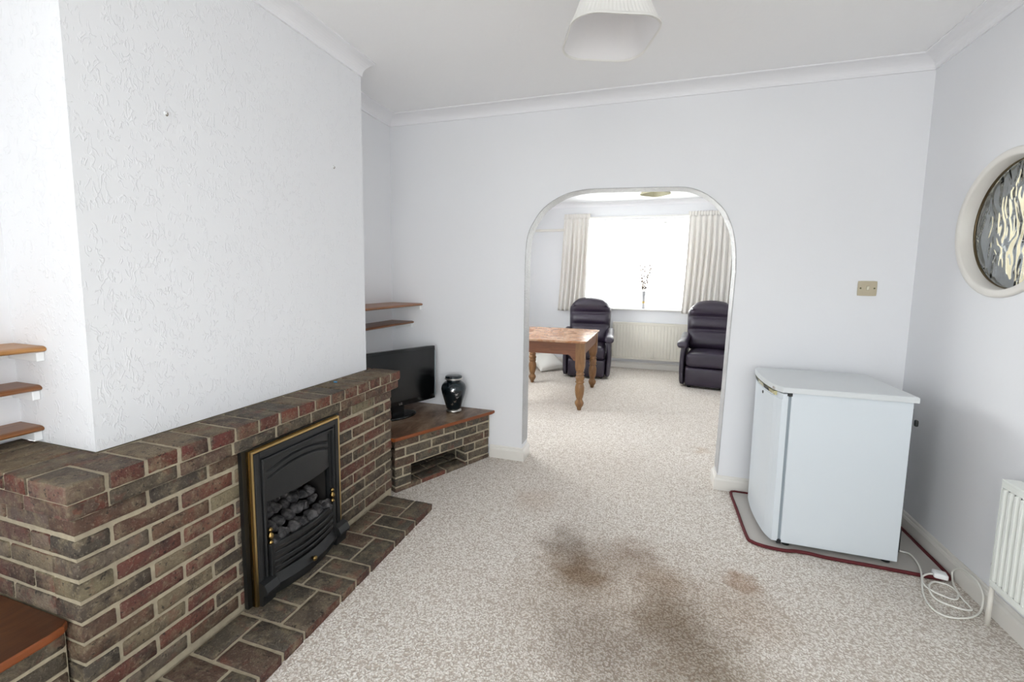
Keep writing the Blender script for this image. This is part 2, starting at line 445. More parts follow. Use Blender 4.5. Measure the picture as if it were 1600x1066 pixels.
b = MB(); b.box(-2.3, XA, YC1 - .01, D, 0, H); struct('wall_left', b, M_wall)
b = MB(); b.box(-2.3, XC, YC0, YC1, .7672, H); struct('wall_chimney', b, M_chim)
b = MB(); b.box(-2.3, XN, YR, -2.20, 0, H); b.box(-2.3, XN, -.50, YC0, 0, H); b.box(-2.3, XN, -2.20, -.50, 0, .45); b.box(-2.3, XN, -2.20, -.50, 2.3, H); struct('wall_left_near', b, M_wall)

# right wall with the round window opening
WY, WZ, WR = 2.36, 1.58, .272
def wall_round_hole(b, x0, x1, ya, yb, za, zb):
    N = 64; S = .36; vs = []
    for x in (x0, x1):
        c, q = [], []
        for i in range(N):
            a = 2 * PI * i / N; ca, sa = math.cos(a), math.sin(a); m = max(abs(ca), abs(sa))
            c.append(b.bm.verts.new((x, WY + WR * ca, WZ + WR * sa))); q.append(b.bm.verts.new((x, WY + S * ca / m, WZ + S * sa / m)))
        vs.append((c, q))
    fs = []
    for i in range(N):
        j = (i + 1) % N
        for c, q in vs: fs.append(b.bm.faces.new((c[i], c[j], q[j], q[i])))
        fs.append(b.bm.faces.new((vs[0][0][i], vs[0][0][j], vs[1][0][j], vs[1][0][i])))
        fs.append(b.bm.faces.new((vs[0][1][i], vs[0][1][j], vs[1][1][j], vs[1][1][i])))
    b._fin(fs)
    b.box(x0, x1, ya, WY - S, za, zb); b.box(x0, x1, WY + S, yb, za, zb)
    b.box(x0, x1, WY - S, WY + S, za, WZ - S); b.box(x0, x1, WY - S, WY + S, WZ + S, zb)
b = MB(); wall_round_hole(b, R, R + .14, -.40, D, 0, H)
b.box(R, R + .14, YR, -2.20, 0, H); b.box(R, R + .14, -2.20, -.40, 0, .45); b.box(R, R + .14, -2.20, -.40, 2.3, H); struct('wall_right', b, M_wall)
def frame_x(x0, x1, ya, yb, z0, z1, n, name):
    b = MB(); w = .05
    for i in range(n + 1): y = ya + (yb - ya - w) * i / n; b.box(x0, x1, y, y + w, z0, z1)
    b.box(x0, x1, ya, yb, z0, z0 + w); b.box(x0, x1, ya, yb, z1 - w, z1)
    o = struct(name, b, M_upvc); g = MB(); xm = (x0 + x1) / 2; g.box(xm - .003, xm + .003, ya + w, yb - w, z0 + w, z1 - w); put('glass', g, M_glass, o)
frame_x(R + .05, R + .11, -2.20, -.40, .45, 2.3, 2, 'added_window_4')  # unseen window added to light the chimney side
frame_x(XN - .14, XN - .08, -2.20, -.50, .45, 2.3, 2, 'added_window_6')  # unseen window added to light the right wall
frame_x(RX0 - .14, RX0 - .08, 3.8, 5.3, .85, 2.15, 2, 'added_window_5')  # hidden far-room window, added for extra light

# rear wall with a large garden window (behind the camera)
b = MB()
b.box(-2.3, -.90, YR - .15, YR, 0, H); b.box(1.32, R + .1, YR - .15, YR, 0, H)
b.box(-.90, 1.32, YR - .15, YR, 0, .35); b.box(-.90, 1.32, YR - .15, YR, 2.3, H)
struct('wall_rear', b, M_wall)
wf = MB()
for x in (-.90, -.18, .55, 1.27): wf.box(x, x + .05, YR - .11, YR - .05, .35, 2.3)
wf.box(-.90, 1.32, YR - .11, YR - .05, .35, .40); wf.box(-.90, 1.32, YR - .11, YR - .05, 2.25, 2.3)
w3 = struct('window_3', wf, M_upvc)
g = MB(); g.box(-.85, 1.27, YR - .085, YR - .075, .40, 2.25); put('glass', g, M_glass, w3)

# far room walls + square bay
BX0, BX1, BY = -1.12, .78, 7.27
b = MB(); b.box(RX0 - .2, RX0, D + T, 3.8, 0, H); b.box(RX0 - .2, RX0, 5.3, 7.4, 0, H); b.box(RX0 - .2, RX0, 3.8, 5.3, 0, .85); b.box(RX0 - .2, RX0, 3.8, 5.3, 2.15, H); struct('wall_far_left', b, M_wall)
b = MB(); b.box(RX1, RX1 + .14, D + T, 7.4, 0, H); struct('wall_far_right', b, M_wall)
b = MB()
b.box(RX0, BX0, D2, D2 + .12, 0, H); b.box(BX1, RX1, D2, D2 + .12, 0, H)
b.box(BX0, BX1, D2, D2 + .12, 2.25, H); b.box(BX0, BX1, D2, D2 + .12, 0, .895)
b.box(BX0 - .1, BX0, D2 + .12, BY + .1, 0, .895); b.box(BX1, BX1 + .1, D2 + .12, BY + .1, 0, .895); b.box(BX0, BX1, BY, BY + .1, 0, .88)
b.box(BX0 - .1, BX1 + .1, D2 + .12, BY + .12, 2.25, 2.35)
struct('wall_far', b, M_wall)
b = MB()
FZ0, FZ1 = .925, 2.25
for x in (BX0, BX0 + .60, BX1 - .65, BX1 - .05): b.box(x, x + .05, BY, BY + .06, FZ0, FZ1)
for z in (FZ0, FZ1 - .05): b.box(BX0, BX1, BY, BY + .06, z, z + .05)
for x in (BX0 - .05, BX1):
    b.box(x, x + .05, D2 + .12, D2 + .17, FZ0, FZ1)
    for z in (FZ0, FZ1 - .05): b.box(x, x + .05, D2 + .12, BY, z, z + .05)
w1 = struct('window_1', b, M_upvc)
g = MB(); g.box(BX0 + .05, BX1 - .05, BY + .025, BY + .031, FZ0 + .05, FZ1 - .05)
g.box(BX0 - .03, BX0 - .024, D2 + .17, BY, FZ0 + .05, FZ1 - .05); g.box(BX1 + .024, BX1 + .03, D2 + .17, BY, FZ0 + .05, FZ1 - .05)
put('glass', g, M_glass, w1)
b = MB(); b.box(BX0 - .02, BX1 + .02, D2 - .045, BY, .893, .917, bev=.006); put('window_sill', b, M_trim, w1)

# round window: frame ring + obscured glass
b = MB()
ring = []
N = 72
prof = [(.303, R + .002), (.303, R - .010), (.297, R - .014), (.276, R - .014), (.270, R - .009), (.268, R + .055), (.2715, R + .075), (.2715, R + .002)]
loops = []
for i in range(N):
    a = 2 * PI * i / N
    loops.append([(x, WY + r * math.cos(a), WZ + r * math.sin(a)) for r, x in prof])
rs = [[b.bm.verts.new(p) for p in lp] for lp in loops]
for i in range(N):
    A, B = rs[i], rs[(i + 1) % N]
    for k in range(len(prof)):
        f = b.bm.faces.new((A[k], A[(k + 1) % len(prof)], B[(k + 1) % len(prof)], B[k])); f.smooth = True
w2 = struct('window_2', b, M_skirt)
b = MB(); b.lathe([(.266, R + .050), (.266, R + .058)], (0, WY, WZ), 72, 'x', False); put('glass', b, M_wavy, w2)
b = MB()
for i in range(N):
    a = 2 * PI * i / N; a2 = 2 * PI * (i + 1) / N
b.loft([[(R + .0435 + .006 * math.cos(t * PI / 2), WY + (.2665 - .003 * math.sin(t * PI / 2)) * math.cos(2 * PI * i / 72), WZ + (.2665 - .003 * math.sin(t * PI / 2)) * math.sin(2 * PI * i / 72)) for t in range(4)] for i in range(73)] , False, False)
put('glazing_seal', b, M_bronze, w2)

# coving
CH, CPJ = .060, .100
def cove_profile():
    pts = [(0.0, -CH - .0), (.010, -CH)]
    for k in range(0, 9):
        a = k / 8 * PI / 2
        pts.append((.010 + (CPJ - .016) * (1 - math.cos(a)), -CH + .004 + (CH - .012) * math.sin(a)))
    pts += [(CPJ, -.006), (CPJ, 0), (0, 0)]
    return pts
def coving(name, p0, p1, n, m0, m1, zc=H - .0005):
    """n = unit vector out of the wall; m0/m1 mitre (+1 shortens with u at that end)"""
    b = MB(); d = (Vector(p1) - Vector(p0)).normalized(); n = Vector(n)
    L0 = []; L1 = []
    for u, z in cove_profile():
        a = Vector(p0) + n * u + d * (u * m0); c = Vector(p1) + n * u - d * (u * m1)
        L0.append((a.x, a.y, zc + z)); L1.append((c.x, c.y, zc + z))
    b.loft([L0, L1], smooth=False); return struct(name, b, M_cove)
coving('trim_2', (XA, D), (R, D), (0, -1), 1, 1)
coving('trim_3', (R, D), (R, YR), (-1, 0), 1, 1)
coving('trim_4', (XC, YC0), (XC, YC1), (1, 0), -1, 0)
coving('trim_5', (XA, YC1), (XA, D), (1, 0), 0, 1)
coving('trim_6', (XN, YR), (XN, YC0), (1, 0), 1, 1)
coving('trim_7', (XN, YC0), (XC, YC0), (0, -1), 1, -1)
coving('trim_8', (RX0, D2), (RX1, D2), (0, -1), 1, 1)
coving('trim_9', (RX0, D + T), (RX0, D2), (1, 0), 1, 1)
# picture rail on the far wall
b = MB(); b.box(RX0, -1.20, D2 - .022, D2, 2.095, 2.135, bev=.006); b.box(.95, RX1, D2 - .022, D2, 2.095, 2.135, bev=.006); struct('trim_10', b, M_skirt)

# skirting
SK = [(0, 0), (.018, 0), (.018, .066), (.014, .076), (.009, .080), (.008, .088), (.004, .0934), (0, .0934)]
def skirt(b, p0, p1, n, m0=0, m1=0):
    d = (Vector(p1) - Vector(p0)).normalized(); n = Vector(n); L0 = []; L1 = []
    for u, z in SK:
        a = Vector(p0) + n * u + d * (u * m0); c = Vector(p1) + n * u - d * (u * m1)
        L0.append((a.x, a.y, z)); L1.append((c.x, c.y, z))
    b.loft([L0, L1], smooth=False)
b = MB(); skirt(b, (-1.105, D), (-.858, D), (0, -1), 0, -1); skirt(b, (-.858, D), (-.858, D + T), (1, 0), -1, -1); struct('baseboard_back', b, M_skirt)
b = MB(); skirt(b, (.452, D), (R, D), (0, -1), -1, 1); skirt(b, (.452, D + T), (.452, D), (-1, 0), -1, -1); struct('baseboard_back_right', b, M_skirt)
b = MB(); skirt(b, (R, D), (R, YR), (-1, 0), 1, 0); struct('baseboard_right', b, M_skirt)
b = MB(); skirt(b, (RX0, D2), (RX1, D2), (0, -1), 1, 1); struct('baseboard_far', b, M_skirt)
b = MB(); skirt(b, (RX0, D + T), (RX0, D2), (1, 0), 0, 1); struct('baseboard_far_left', b, M_skirt)

# outside: lawn and a neighbouring rendered wall seen through the panes
b = MB(); b.box(-30, 30, 7.5, 40, -.5, -.3); o = struct('ground_1', b, M_grass)
b = MB(); b.box(-30, 30, -30, YR - .3, -.5, -.3); o = struct('ground_2', b, M_grass)

M_hall = plain('hall_paint', 'cdd4dc', .8, vary=.05)
b = MB()
b.box(2.6, 2.7, .8, 2.6, 0, 2.5); b.box(2.6, 2.7, 4.5, 7.4, 0, 2.5); b.box(2.6, 2.7, 2.6, 4.5, 0, .8); b.box(2.6, 2.7, 2.6, 4.5, 2.08, 2.5)
b.box(1.52, 2.7, .7, .8, 0, 2.5); struct('wall_hall', b, M_hall)
b = MB(); b.box(1.52, 2.7, .7, 7.4, 2.5, 2.6); struct('ceiling_hall', b, M_hall)
b = MB(); b.box(4.2, 4.4, -2, 9.5, -.5, 3.6); struct('wall_neighbour', b, M_render)
b = MB(); b.box(2.72, 12, -3, 7.4, -.5, -.3); struct('ground_3', b, M_grass)
# ================================================================== BRICKWORK
PAL_FACE = ['5a4638', '614a3b', '4a4037', '6c604d', '5c3830', '49423a', '746a54', '553f34', '4f463b', '643e33', '60554a', '57443a']
PAL_RED = ['5f3329', '57332b', '66392d', '4f382f', '5d302a', '5f4336']
PAL_TOP = ['5f5446', '564a40', '665845', '4e4840', '6a5c4a', '5a5046']
PAL_PLINTH = ['524a3f', '5c5347', '48433b', '62584a', '554438', '4e463b']
PAL_HEARTH = ['504940', '574e43', '4a453c', '5b5044', '544238']
class Brickwork:
    def __init__(s): s.bm = bmesh.new(); s.lay = s.bm.loops.layers.float_color.new('tint')
    def brick(s, x0, x1, y0, y1, z0, z1, pal, top=None, xpal=None, ypal=None, j=.0013):
        if x1 - x0 < .012 or y1 - y0 < .012: return
        def cuts(a, c, step):
            L_ = c - a; e_ = .0035; m = max(1, round((L_ - 2 * e_) / step))
            return [a] + [a + e_ + (L_ - 2 * e_) * i / m for i in range(m + 1)] + [c]
        X, Y, Z = cuts(x0, x1, .022), cuts(y0, y1, .022), cuts(z0, z1, .015)
        nx, ny, nz_ = len(X) - 1, len(Y) - 1, len(Z) - 1
        seed = Vector((random.random() * 50, random.random() * 50, random.random() * 50)); V = {}
        tilt = (jit(.012), jit(.008)); cx_, cy_, cz_ = (x0 + x1) / 2, (y0 + y1) / 2, (z0 + z1) / 2
        def vert(i, j_, k):
            key = (i, j_, k)
            if key in V: return V[key]
            ends = (i in (0, nx)) + (j_ in (0, ny)) + (k in (0, nz_)); p = Vector((X[i], Y[j_], Z[k]))
            if ends > 1:
                r_ = .0016 + .0016 * max(0, mnoise.noise(p * 55 + seed) * 1.6)
                if i in (0, nx): p.x += r_ * (1 if i == 0 else -1)
                if j_ in (0, ny): p.y += r_ * (1 if j_ == 0 else -1)
                if k in (0, nz_): p.z += r_ * (1 if k == 0 else -1)
            nv = mnoise.noise_vector(p * 38 + seed) * .0016 + mnoise.noise_vector(p * 9 + seed) * .0012
            p += nv
            p.z += (p.y - cy_) * tilt[0] * .7 + (p.x - cx_) * tilt[1] * .7
            V[key] = s.bm.verts.new(p); return V[key]
        base = random.choice(pal)
        pick = lambda q: (q if isinstance(q, str) else random.choice(q)) if q else base
        def quad(vs, c):
            f = s.bm.faces.new(vs); f.smooth = True; c4 = (*lin(c), 1)
            for l in f.loops: l[s.lay] = c4
        ct, cx4, cy4 = pick(top), pick(xpal), pick(ypal)
        for a in range(nx):
            for b_ in range(ny):
                quad([vert(a, b_, nz_), vert(a + 1, b_, nz_), vert(a + 1, b_ + 1, nz_), vert(a, b_ + 1, nz_)], ct)
                quad([vert(a, b_, 0), vert(a, b_ + 1, 0), vert(a + 1, b_ + 1, 0), vert(a + 1, b_, 0)], base)
            for k in range(nz_):
                quad([vert(a, 0, k), vert(a + 1, 0, k), vert(a + 1, 0, k + 1), vert(a, 0, k + 1)], cy4)
                quad([vert(a, ny, k), vert(a, ny, k + 1), vert(a + 1, ny, k + 1), vert(a + 1, ny, k)], cy4)
        for b_ in range(ny):
            for k in range(nz_):
                quad([vert(nx, b_, k), vert(nx, b_ + 1, k), vert(nx, b_ + 1, k + 1), vert(nx, b_, k + 1)], cx4)
                quad([vert(0, b_, k), vert(0, b_, k + 1), vert(0, b_ + 1, k + 1), vert(0, b_ + 1, k)], cx4)
    def finish(s, name, mortar, parent=None, bev=.0035):
        bm = s.bm
        # mortar
        mb = MB(); mb.bm = bm; mb.mi = 1
        mortar(mb)
        return put(name, mb, [M_brick, M_mortar], parent, world=bool(parent))

XF, Y0, Y1 = -1.454, .708, 2.222
JT = .011
def row_spans(a, b_, first, pitch):
    """brick spans (start,end) between a and b_, first joint after `first`"""
    out = []; p = a; q = a + first
    while p < b_ - .015:
        e = min(q, b_); 
        if b_ - e < .03: e = b_
        out.append((p + (JT / 2 if p > a else 0), e - (JT / 2 if e < b_ else 0))); p = e; q = e + pitch
    return out
FY0, FY1, FZT = 1.262, 1.684, .50       # fire opening in the wall

fp = empty('brick_fireplace', 'dark red and brown brick fireplace wall with overhanging brick mantel under white chimney breast', 'fireplace', (-1.6, 1.465, 0))
bw = Brickwork()
# mantel course: headers along the front
y = .780; BT0, BT1 = .7165, .7665
ys = [.780 + .10035 * i for i in range(15)]
for a, c in zip(ys, ys[1:]): bw.brick(-1.62, -1.429 + jit(.003), a + JT / 2, c - JT / 2, BT0 + jit(.001), BT1 + jit(.0015), PAL_TOP, xpal=PAL_RED)
bw.brick(-1.585, -1.427, .686, .780 - JT / 2, BT0, BT1, PAL_TOP, xpal='5b4a40', ypal='6a5147')
bw.brick(-1.62, -1.429, ys[-1] + JT / 2, 2.283, BT0, BT1, PAL_TOP, xpal=PAL_RED)
xs = [-1.595, -1.70, -1.80, -1.90, -1.998]
for a, c in zip(xs[1:], xs): bw.brick(a + JT / 2, c - JT / 2, .687 + jit(.002), .862, BT0, BT1 + jit(.001), PAL_TOP, ypal=PAL_RED)
xs = [-1.625, -1.73, -1.835, -1.934]
for a, c in zip(xs[1:], xs): bw.brick(a + JT / 2, c - JT / 2, 2.10, 2.284, BT0, BT1, PAL_TOP)
# second overhanging course: stretchers
XS, YS = -1.436, .694
for a, c in row_spans(YS, 2.270, .090, .195): bw.brick(-1.60, XS, a, c, .6655, .7105, PAL_FACE)
for a, c in row_spans(1.64, 2.0, .20, .195): bw.brick(-c, -a, YS, YS + .1, .6655, .7105, PAL_FACE, ypal=['6e5149', '5c443d'])
bw.brick(-1.63, XS, YS, YS + .09, .6655, .7105, PAL_RED, ypal='6b4f47')
# running courses
rows = [(.612, .6595, 1)] + [(.6025 - .0616 * (k + 1) + .006, .6025 - .0616 * k - .006, k % 2) for k in range(9)]
for z0, z1, par in rows:
    first = .187 if par else .088
    for a, c in row_spans(Y0, Y1, first, .194):
        if z0 < FZT and c > FY0 and a < FY1:
            if a < FY0: bw.brick(-1.56, XF, a, FY0 - .004, z0, z1, PAL_FACE)
            if c > FY1: bw.brick(-1.56, XF, FY1 + .004, c, z0, z1, PAL_FACE)
            continue
        bw.brick(-1.56, XF + jit(.0015), a, c, z0 + jit(.0012), z1 + jit(.0012), PAL_FACE)
    firstx = .095 if par else .190
    for a, c in row_spans(1.454 + firstx + JT, 2.0, .194, .194):
        bw.brick(-c, -a, Y0, Y0 + .1, z0, z1, PAL_FACE, ypal=['6d6152', '5e4f48', '74675a', '5a4039'])
    # the corner brick's long side seen on the return
    if not par: bw.brick(-1.454 - .19, -1.562, Y0, Y0 + .088, z0, z1, PAL_FACE, ypal=['6d5a4c', '6b5b50'])
    for a, c in row_spans(1.56, 1.934, .1, .194): bw.brick(-c, -a, Y1 - .1, Y1, z0, z1, PAL_FACE)
def mort(mb):
    e = .005
    x0, x1 = XN + .002, XF - e
    mb.box(x0, x1, Y0 + e, FY0 - .004, 0, .664); mb.box(-1.936, x1, FY1 + .004, Y1 - e, 0, .664)
    mb.box(-1.936, x1, FY0 - .004, FY1 + .004, FZT, .664)
    mb.box(-1.936, -1.80, FY0 - .004, FY1 + .004, 0, FZT); mb.box(-1.80, x1, FY0 - .004, FY1 + .004, 0, .03)
    mb.box(XN + .002, XS - e, YS + e, .864, .664, .712); mb.box(-1.936, XS - e, .864, 2.27 - e, .664, .712)
    mb.box(XN + .002, -1.429 - e, .687 + e, .864, .712, .7625); mb.box(-1.936, -1.429 - e, .864, 2.283 - e, .712, .7625)
bw.finish('brickwork', mort, fp)

he = empty('brick_hearth', 'low brick hearth step laid in basket weave on the carpet before the gas fire', 'hearth', (-1.3, 1.47, 0))
bw = Brickwork(); HZ = .034; X0h, X1h = -1.448, -1.150
yt = 2.166
for k in range(8):
    ya, yb = yt - .1965 * (k + 1), yt - .1965 * k
    if ya < .5: break
    lo, hi = ya + JT / 2, yb - JT / 2; ym = (ya + yb) / 2
    hp = dict(xpal=['4c2f28', '42322c', '573329'], ypal=['463a34'])
    if k % 2 == 0:
        bw.brick(X0h, -1.2625 - JT / 2, lo, ym - JT / 2, -.03, HZ, PAL_HEARTH, **hp); bw.brick(X0h, -1.2625 - JT / 2, ym + JT / 2, hi, -.03, HZ, PAL_HEARTH, **hp)
        bw.brick(-1.2625 + JT / 2, X1h, lo, hi, -.03, HZ, PAL_HEARTH, **hp)
    else:
        bw.brick(X0h, -1.350 - JT / 2, lo, hi, -.03, HZ, PAL_HEARTH, **hp)
        bw.brick(-1.350 + JT / 2, X1h, lo, ym - JT / 2, -.03, HZ, PAL_HEARTH, **hp); bw.brick(-1.350 + JT / 2, X1h, ym + JT / 2, hi, -.03, HZ, PAL_HEARTH, **hp)
bw.finish('brickwork', lambda mb: mb.box(X0h - .004, X1h - .004, ya + .006, yt - .006, -.03, HZ - .004), he)

# far corner plinth (angled), built in its own frame: u along the front, w out of the front
PA = Vector((XF, 2.254)); PB = Vector((-1.112, 2.970)); PU = (PB - PA).normalized(); ANG = math.atan2(PU.y, PU.x); PL = (PB - PA).length
pl = empty('brick_plinth', 'angled brick plinth with a low opening in the corner beside the arch under the television', 'plinth', (XF, 2.254, 0), ANG)
bw = Brickwork()   # local: x along the front, y = into the corner (left), front face at y = 0
SO0, SO1 = .118, .562
prow = [(.2825, .331), (.2195, .2705), (.158, .209), (.0965, .1475), (.0365, .086), (-.02, .027)]
fj = [.177, .075, .145, .055, .19, .192]
for i, (z0, z1) in enumerate(prow):
    for a, c in row_spans(0.002, PL, fj[i], .2):
        if i in (3, 4):
            if a < SO0: bw.brick(a, min(c, SO0), .0, .1, z0, z1, PAL_PLINTH)
            if c > SO1 and c - max(a, SO1) > .02: bw.brick(max(a, SO1), c, 0, .1 if c < .76 else .035, z0, z1, PAL_PLINTH + ['5a3a30'])
            continue
        bw.brick(a, c, 0 + jit(.001), .1 if c < .76 else .035, z0, z1, PAL_PLINTH if i < 5 else PAL_RED + PAL_HEARTH, top=PAL_HEARTH if i == 5 else None)
for r_ in range(3):      # brick paving inside the opening
    for a, c in row_spans(.0 + .0, .60, .12 + .07 * (r_ % 2), .2): bw.brick(a, c, .108 + .1 * r_, .20 + .1 * r_, .0, .028, PAL_HEARTH)
def toloc(x, y):
    v = Vector((x, y)) - PA; return (v.dot(PU), v.dot(Vector((-PU.y, PU.x))))
def mortp(mb):
    e = .004
    full = [(e, e), (PL - e, e), toloc(-1.115, D - .003), toloc(XA + .003, D - .003), toloc(XA + .003, 2.30), toloc(-1.47, 2.30)]
    mb.poly(full, 'z', .152, .334); mb.poly(full, 'z', 0, .022)
    mb.poly([(e, e), (SO0 - .003, e), (SO0 - .003, .11), (e, .11)], 'z', .022, .152)
    mb.poly([(SO1 + .003, e), (PL - e, e), (PL - .03, .04), (PL - .10, .11), (SO1 + .003, .11)], 'z', .022, .152)
mb0 = bw.bm
mb = MB(); mb.bm = mb0; mb.mi = 1; mortp(mb); put('brickwork', mb, [M_brick, M_mortar], pl)

# near-left plinth below the left shelves
pl2 = empty('brick_plinth', 'low brick plinth under the dark wooden board at the left edge of the photo', 'plinth', (-1.7, .2, 0))
bw = Brickwork(); NX = -1.512
zz = .333; k = 0
while zz > .03:
    for a, c in row_spans(-.35, .700, .12 if k % 2 else .05, .2): bw.brick(NX - .1, NX, a, c, zz - .0505, zz, PAL_PLINTH)
    zz -= .0616; k += 1
bw.finish('brickwork', lambda mb: mb.box(XN + .003, NX - .004, -.348, .702, 0, .335), pl2)

# boards
def slab(name, label, cat, pts, z0, z1, mt, me, edges, group=None):
    b = MB(); fs = b.poly(pts, 'z', z0, z1)
    es = []
    for e in b.bm.edges:
        m = (e.verts[0].co + e.verts[1].co) / 2
        if any((Vector((m.x, m.y)) - Vector(q)).length < .003 for q in edges): es.append(e)
    r = bmesh.ops.bevel(b.bm, geom=es, offset=min(.007, (z1 - z0) * .4), segments=3, affect='EDGES', profile=.5)
    b.bm.normal_update()
    for f in b.bm.faces:
        if f.normal.z < .9 and f.normal.z > -.9: f.material_index = 1
    o = put(name, b, [mt, me]); return tag(o, label, cat, group)
pts = [(-1.434, 2.2305), (-1.082, 2.963), (-1.073, D - .002), (XA + .002, D - .002), (XA + .002, 2.2305)]
# bottom-left notch keeps clear of the mantel brickwork
mid = lambda a, c: ((a[0] + c[0]) / 2, (a[1] + c[1]) / 2)
slab('wooden_board', 'worn brown wooden board with an orange edge topping the corner plinth under the television', 'board', pts, .3345, .357, M_board, M_board_edge, [mid(pts[0], pts[1]), mid(pts[1], pts[2])])
pts = [(-1.480, -.36), (-1.486, .66), (-1.492, .690), (-1.505, .7035), (XN + .002, .7035), (XN + .002, -.36)]
slab('wooden_board', 'dark varnished wooden board on the low plinth at the bottom left corner', 'board', pts, .3355, .362, M_board_l, M_board_edge, [mid(pts[0], pts[1]), mid(pts[1], pts[2]), mid(pts[2], pts[3])])

# ================================================================== SHELVES
def shelf(label, x0, x1, y0, y1, z, th, mt, bearer, group):
    """board from wall x0 to front x1; rounded front; bearer=(wall y, side)"""
    e = empty('wall_shelf', label, 'shelf', (x0, (y0 + y1) / 2, z), 0, group)
    b = MB(); pr = [(x0, z - th), (x1 - .016, z - th)]
    for k in range(7):
        a = -PI / 2 + k / 6 * PI * .5 + 0
        pr.append((x1 - .016 + .016 * math.cos(a), z - th + .009 + .009 * math.sin(a)))
    for k in range(1, 6):
        a = k / 5 * PI / 2; pr.append((x1 - .022 + .022 * math.cos(a), z - (th - .009) + (th - .009) * math.sin(a)))
    pr.append((x0, z))
    b.poly(pr, 'y', y0, y1); put('board', b, mt, e, world=True)
    yb, s_ = bearer
    b = MB(); b.box(x0, x1 - .012, min(yb, yb + .020 * s_), max(yb, yb + .020 * s_), z - th - .030, z - th - .0005, bev=.002); put('bearer', b, M_white, e, world=True)
    b = MB(); b.box(x0, x0 + .02, y0 + (.02 if s_ > 0 else 0) + .001, y1 - (.02 if s_ < 0 else 0) - .001, z - th - .030, z - th - .0005, bev=.002); put('bearer', b, M_white, e, world=True)
shelf('honey coloured wooden shelf, topmost of three on the bright left alcove wall', XN, -1.826, -.2, YC0 - .001, 1.090, .018, M_shelf_lt, (YC0 - .001, -1), 'left alcove shelves')
shelf('brown wooden shelf in the middle of the three in the left alcove', XN, -1.866, -.2, YC0 - .001, .960, .018, M_shelf, (YC0 - .001, -1), 'left alcove shelves')
shelf('brown wooden shelf, lowest of three in the left alcove just over the brick mantel', XN, -1.874, -.2, YC0 - .001, .824, .018, M_shelf, (YC0 - .001, -1), 'left alcove shelves')
shelf('deeper upper wooden shelf in the alcove above the television', XA, -1.668, YC1 + .001, D - .001, 1.136, .019, M_shelf, (D - .001, -1), 'right alcove shelves')
shelf('narrower dark wooden shelf directly above the television', XA, -1.745, YC1 + .001, D - .001, .996, .018, M_shelf_dk, (D - .001, -1), 'right alcove shelves')

# ================================================================== GAS FIRE
gf = empty('gas_fire', 'black cast iron gas fire with brass edging and ceramic coals set in the brick wall', 'fireplace', (-1.44, 1.47, .034))
W = dict(parent=gf, world=True)
FA, FB, FTOP = 1.198, 1.735, .664
def frame(b, x0, x1, ya, yb, z0, zt, w, bev=0):
    b.box(x0, x1, ya, ya + w, z0, zt, bev); b.box(x0, x1, yb - w, yb, z0, zt, bev); b.box(x0, x1, ya + w, yb - w, zt - w, zt, bev)
b = MB(); frame(b, -1.4495, -1.432, FA, FB, .036, FTOP, .085); put('back_plate', b, M_blackg, **W)
b = MB(); frame(b, -1.420, -1.409, 1.219, 1.708, .036, .659, .009); put('brass_trim', b, M_brass, **W)
b = MB(); frame(b, -1.432, -1.4205, 1.217, 1.710, .036, .661, .011); put('brass_edge', b, M_brass_dk, **W)
b = MB()
# cast frame with stepped mouldings
frame(b, -1.432, -1.405, 1.230, 1.697, .10, .648, .022, .003)
frame(b, -1.432, -1.410, 1.252, 1.675, .10, .626, .010, .003)
frame(b, -1.432, -1.402, 1.262, 1.665, .10, .616, .010, .004)
frame(b, -1.432, -1.414, 1.272, 1.655, .10, .606, .014)
put('cast_frame', b, M_black, **W)
# hood: a bulging plate whose lower edge dips at the sides, with two arched grooves
b = MB(); ny, nz = 40, 26; grid = []
yl, yr_, zt = 1.284, 1.645, .594
def hood(u, v):
    y = yl + (yr_ - yl) * u; s_ = 2 * u - 1
    zb = .432 - .004 * (1 - s_ * s_); z = zb + (zt - zb) * v
    bul = .020 * (1 - s_ * s_) * (1 - v * .75) + .004
    za1 = .546 + .036 * (1 - s_ * s_); za2 = .518 + .036 * (1 - s_ * s_)
    g_ = 0
    if .03 < u < .97:
        for za in (za1, za2):
            d_ = abs(z - za)
            if d_ < .006: g_ = max(g_, 1 - d_ / .006)
    return (-1.422 + bul - .012 * g_, y, z)
nz = 90
rs = [[b.bm.verts.new(hood(i / ny, j / nz)) for i in range(ny + 1)] for j in range(nz + 1)]
bk = [[b.bm.verts.new((-1.431, yl + (yr_ - yl) * i / ny, rs[j][i].co.z)) for i in range(ny + 1)] for j in (0, nz)]
for j in range(nz):
    for i in range(ny): f = b.bm.faces.new((rs[j][i], rs[j][i + 1], rs[j + 1][i + 1], rs[j + 1][i])); f.smooth = True
for i in range(ny):
    b.bm.faces.new((bk[0][i], bk[0][i + 1], rs[0][i + 1], rs[0][i])); b.bm.faces.new((rs[nz][i], rs[nz][i + 1], bk[1][i + 1], bk[1][i]))
put('hood', b, M_black, **W)
# firebox lining
b = MB()
b.box(-1.70, -1.69, 1.285, 1.655, .036, .47); b.box(-1.69, -1.432, 1.270, 1.285, .036, .47); b.box(-1.69, -1.432, 1.655, 1.670, .036, .47)
b.box(-1.69, -1.432, 1.285, 1.655, .46, .47); b.box(-1.69, -1.432, 1.285, 1.655, .036, .05)
put('firebox', b, M_firebox, **W)
b = MB(); b.box(-1.66, -1.428, 1.29, 1.65, .05, .20); put('burner_tray', b, M_black, **W)
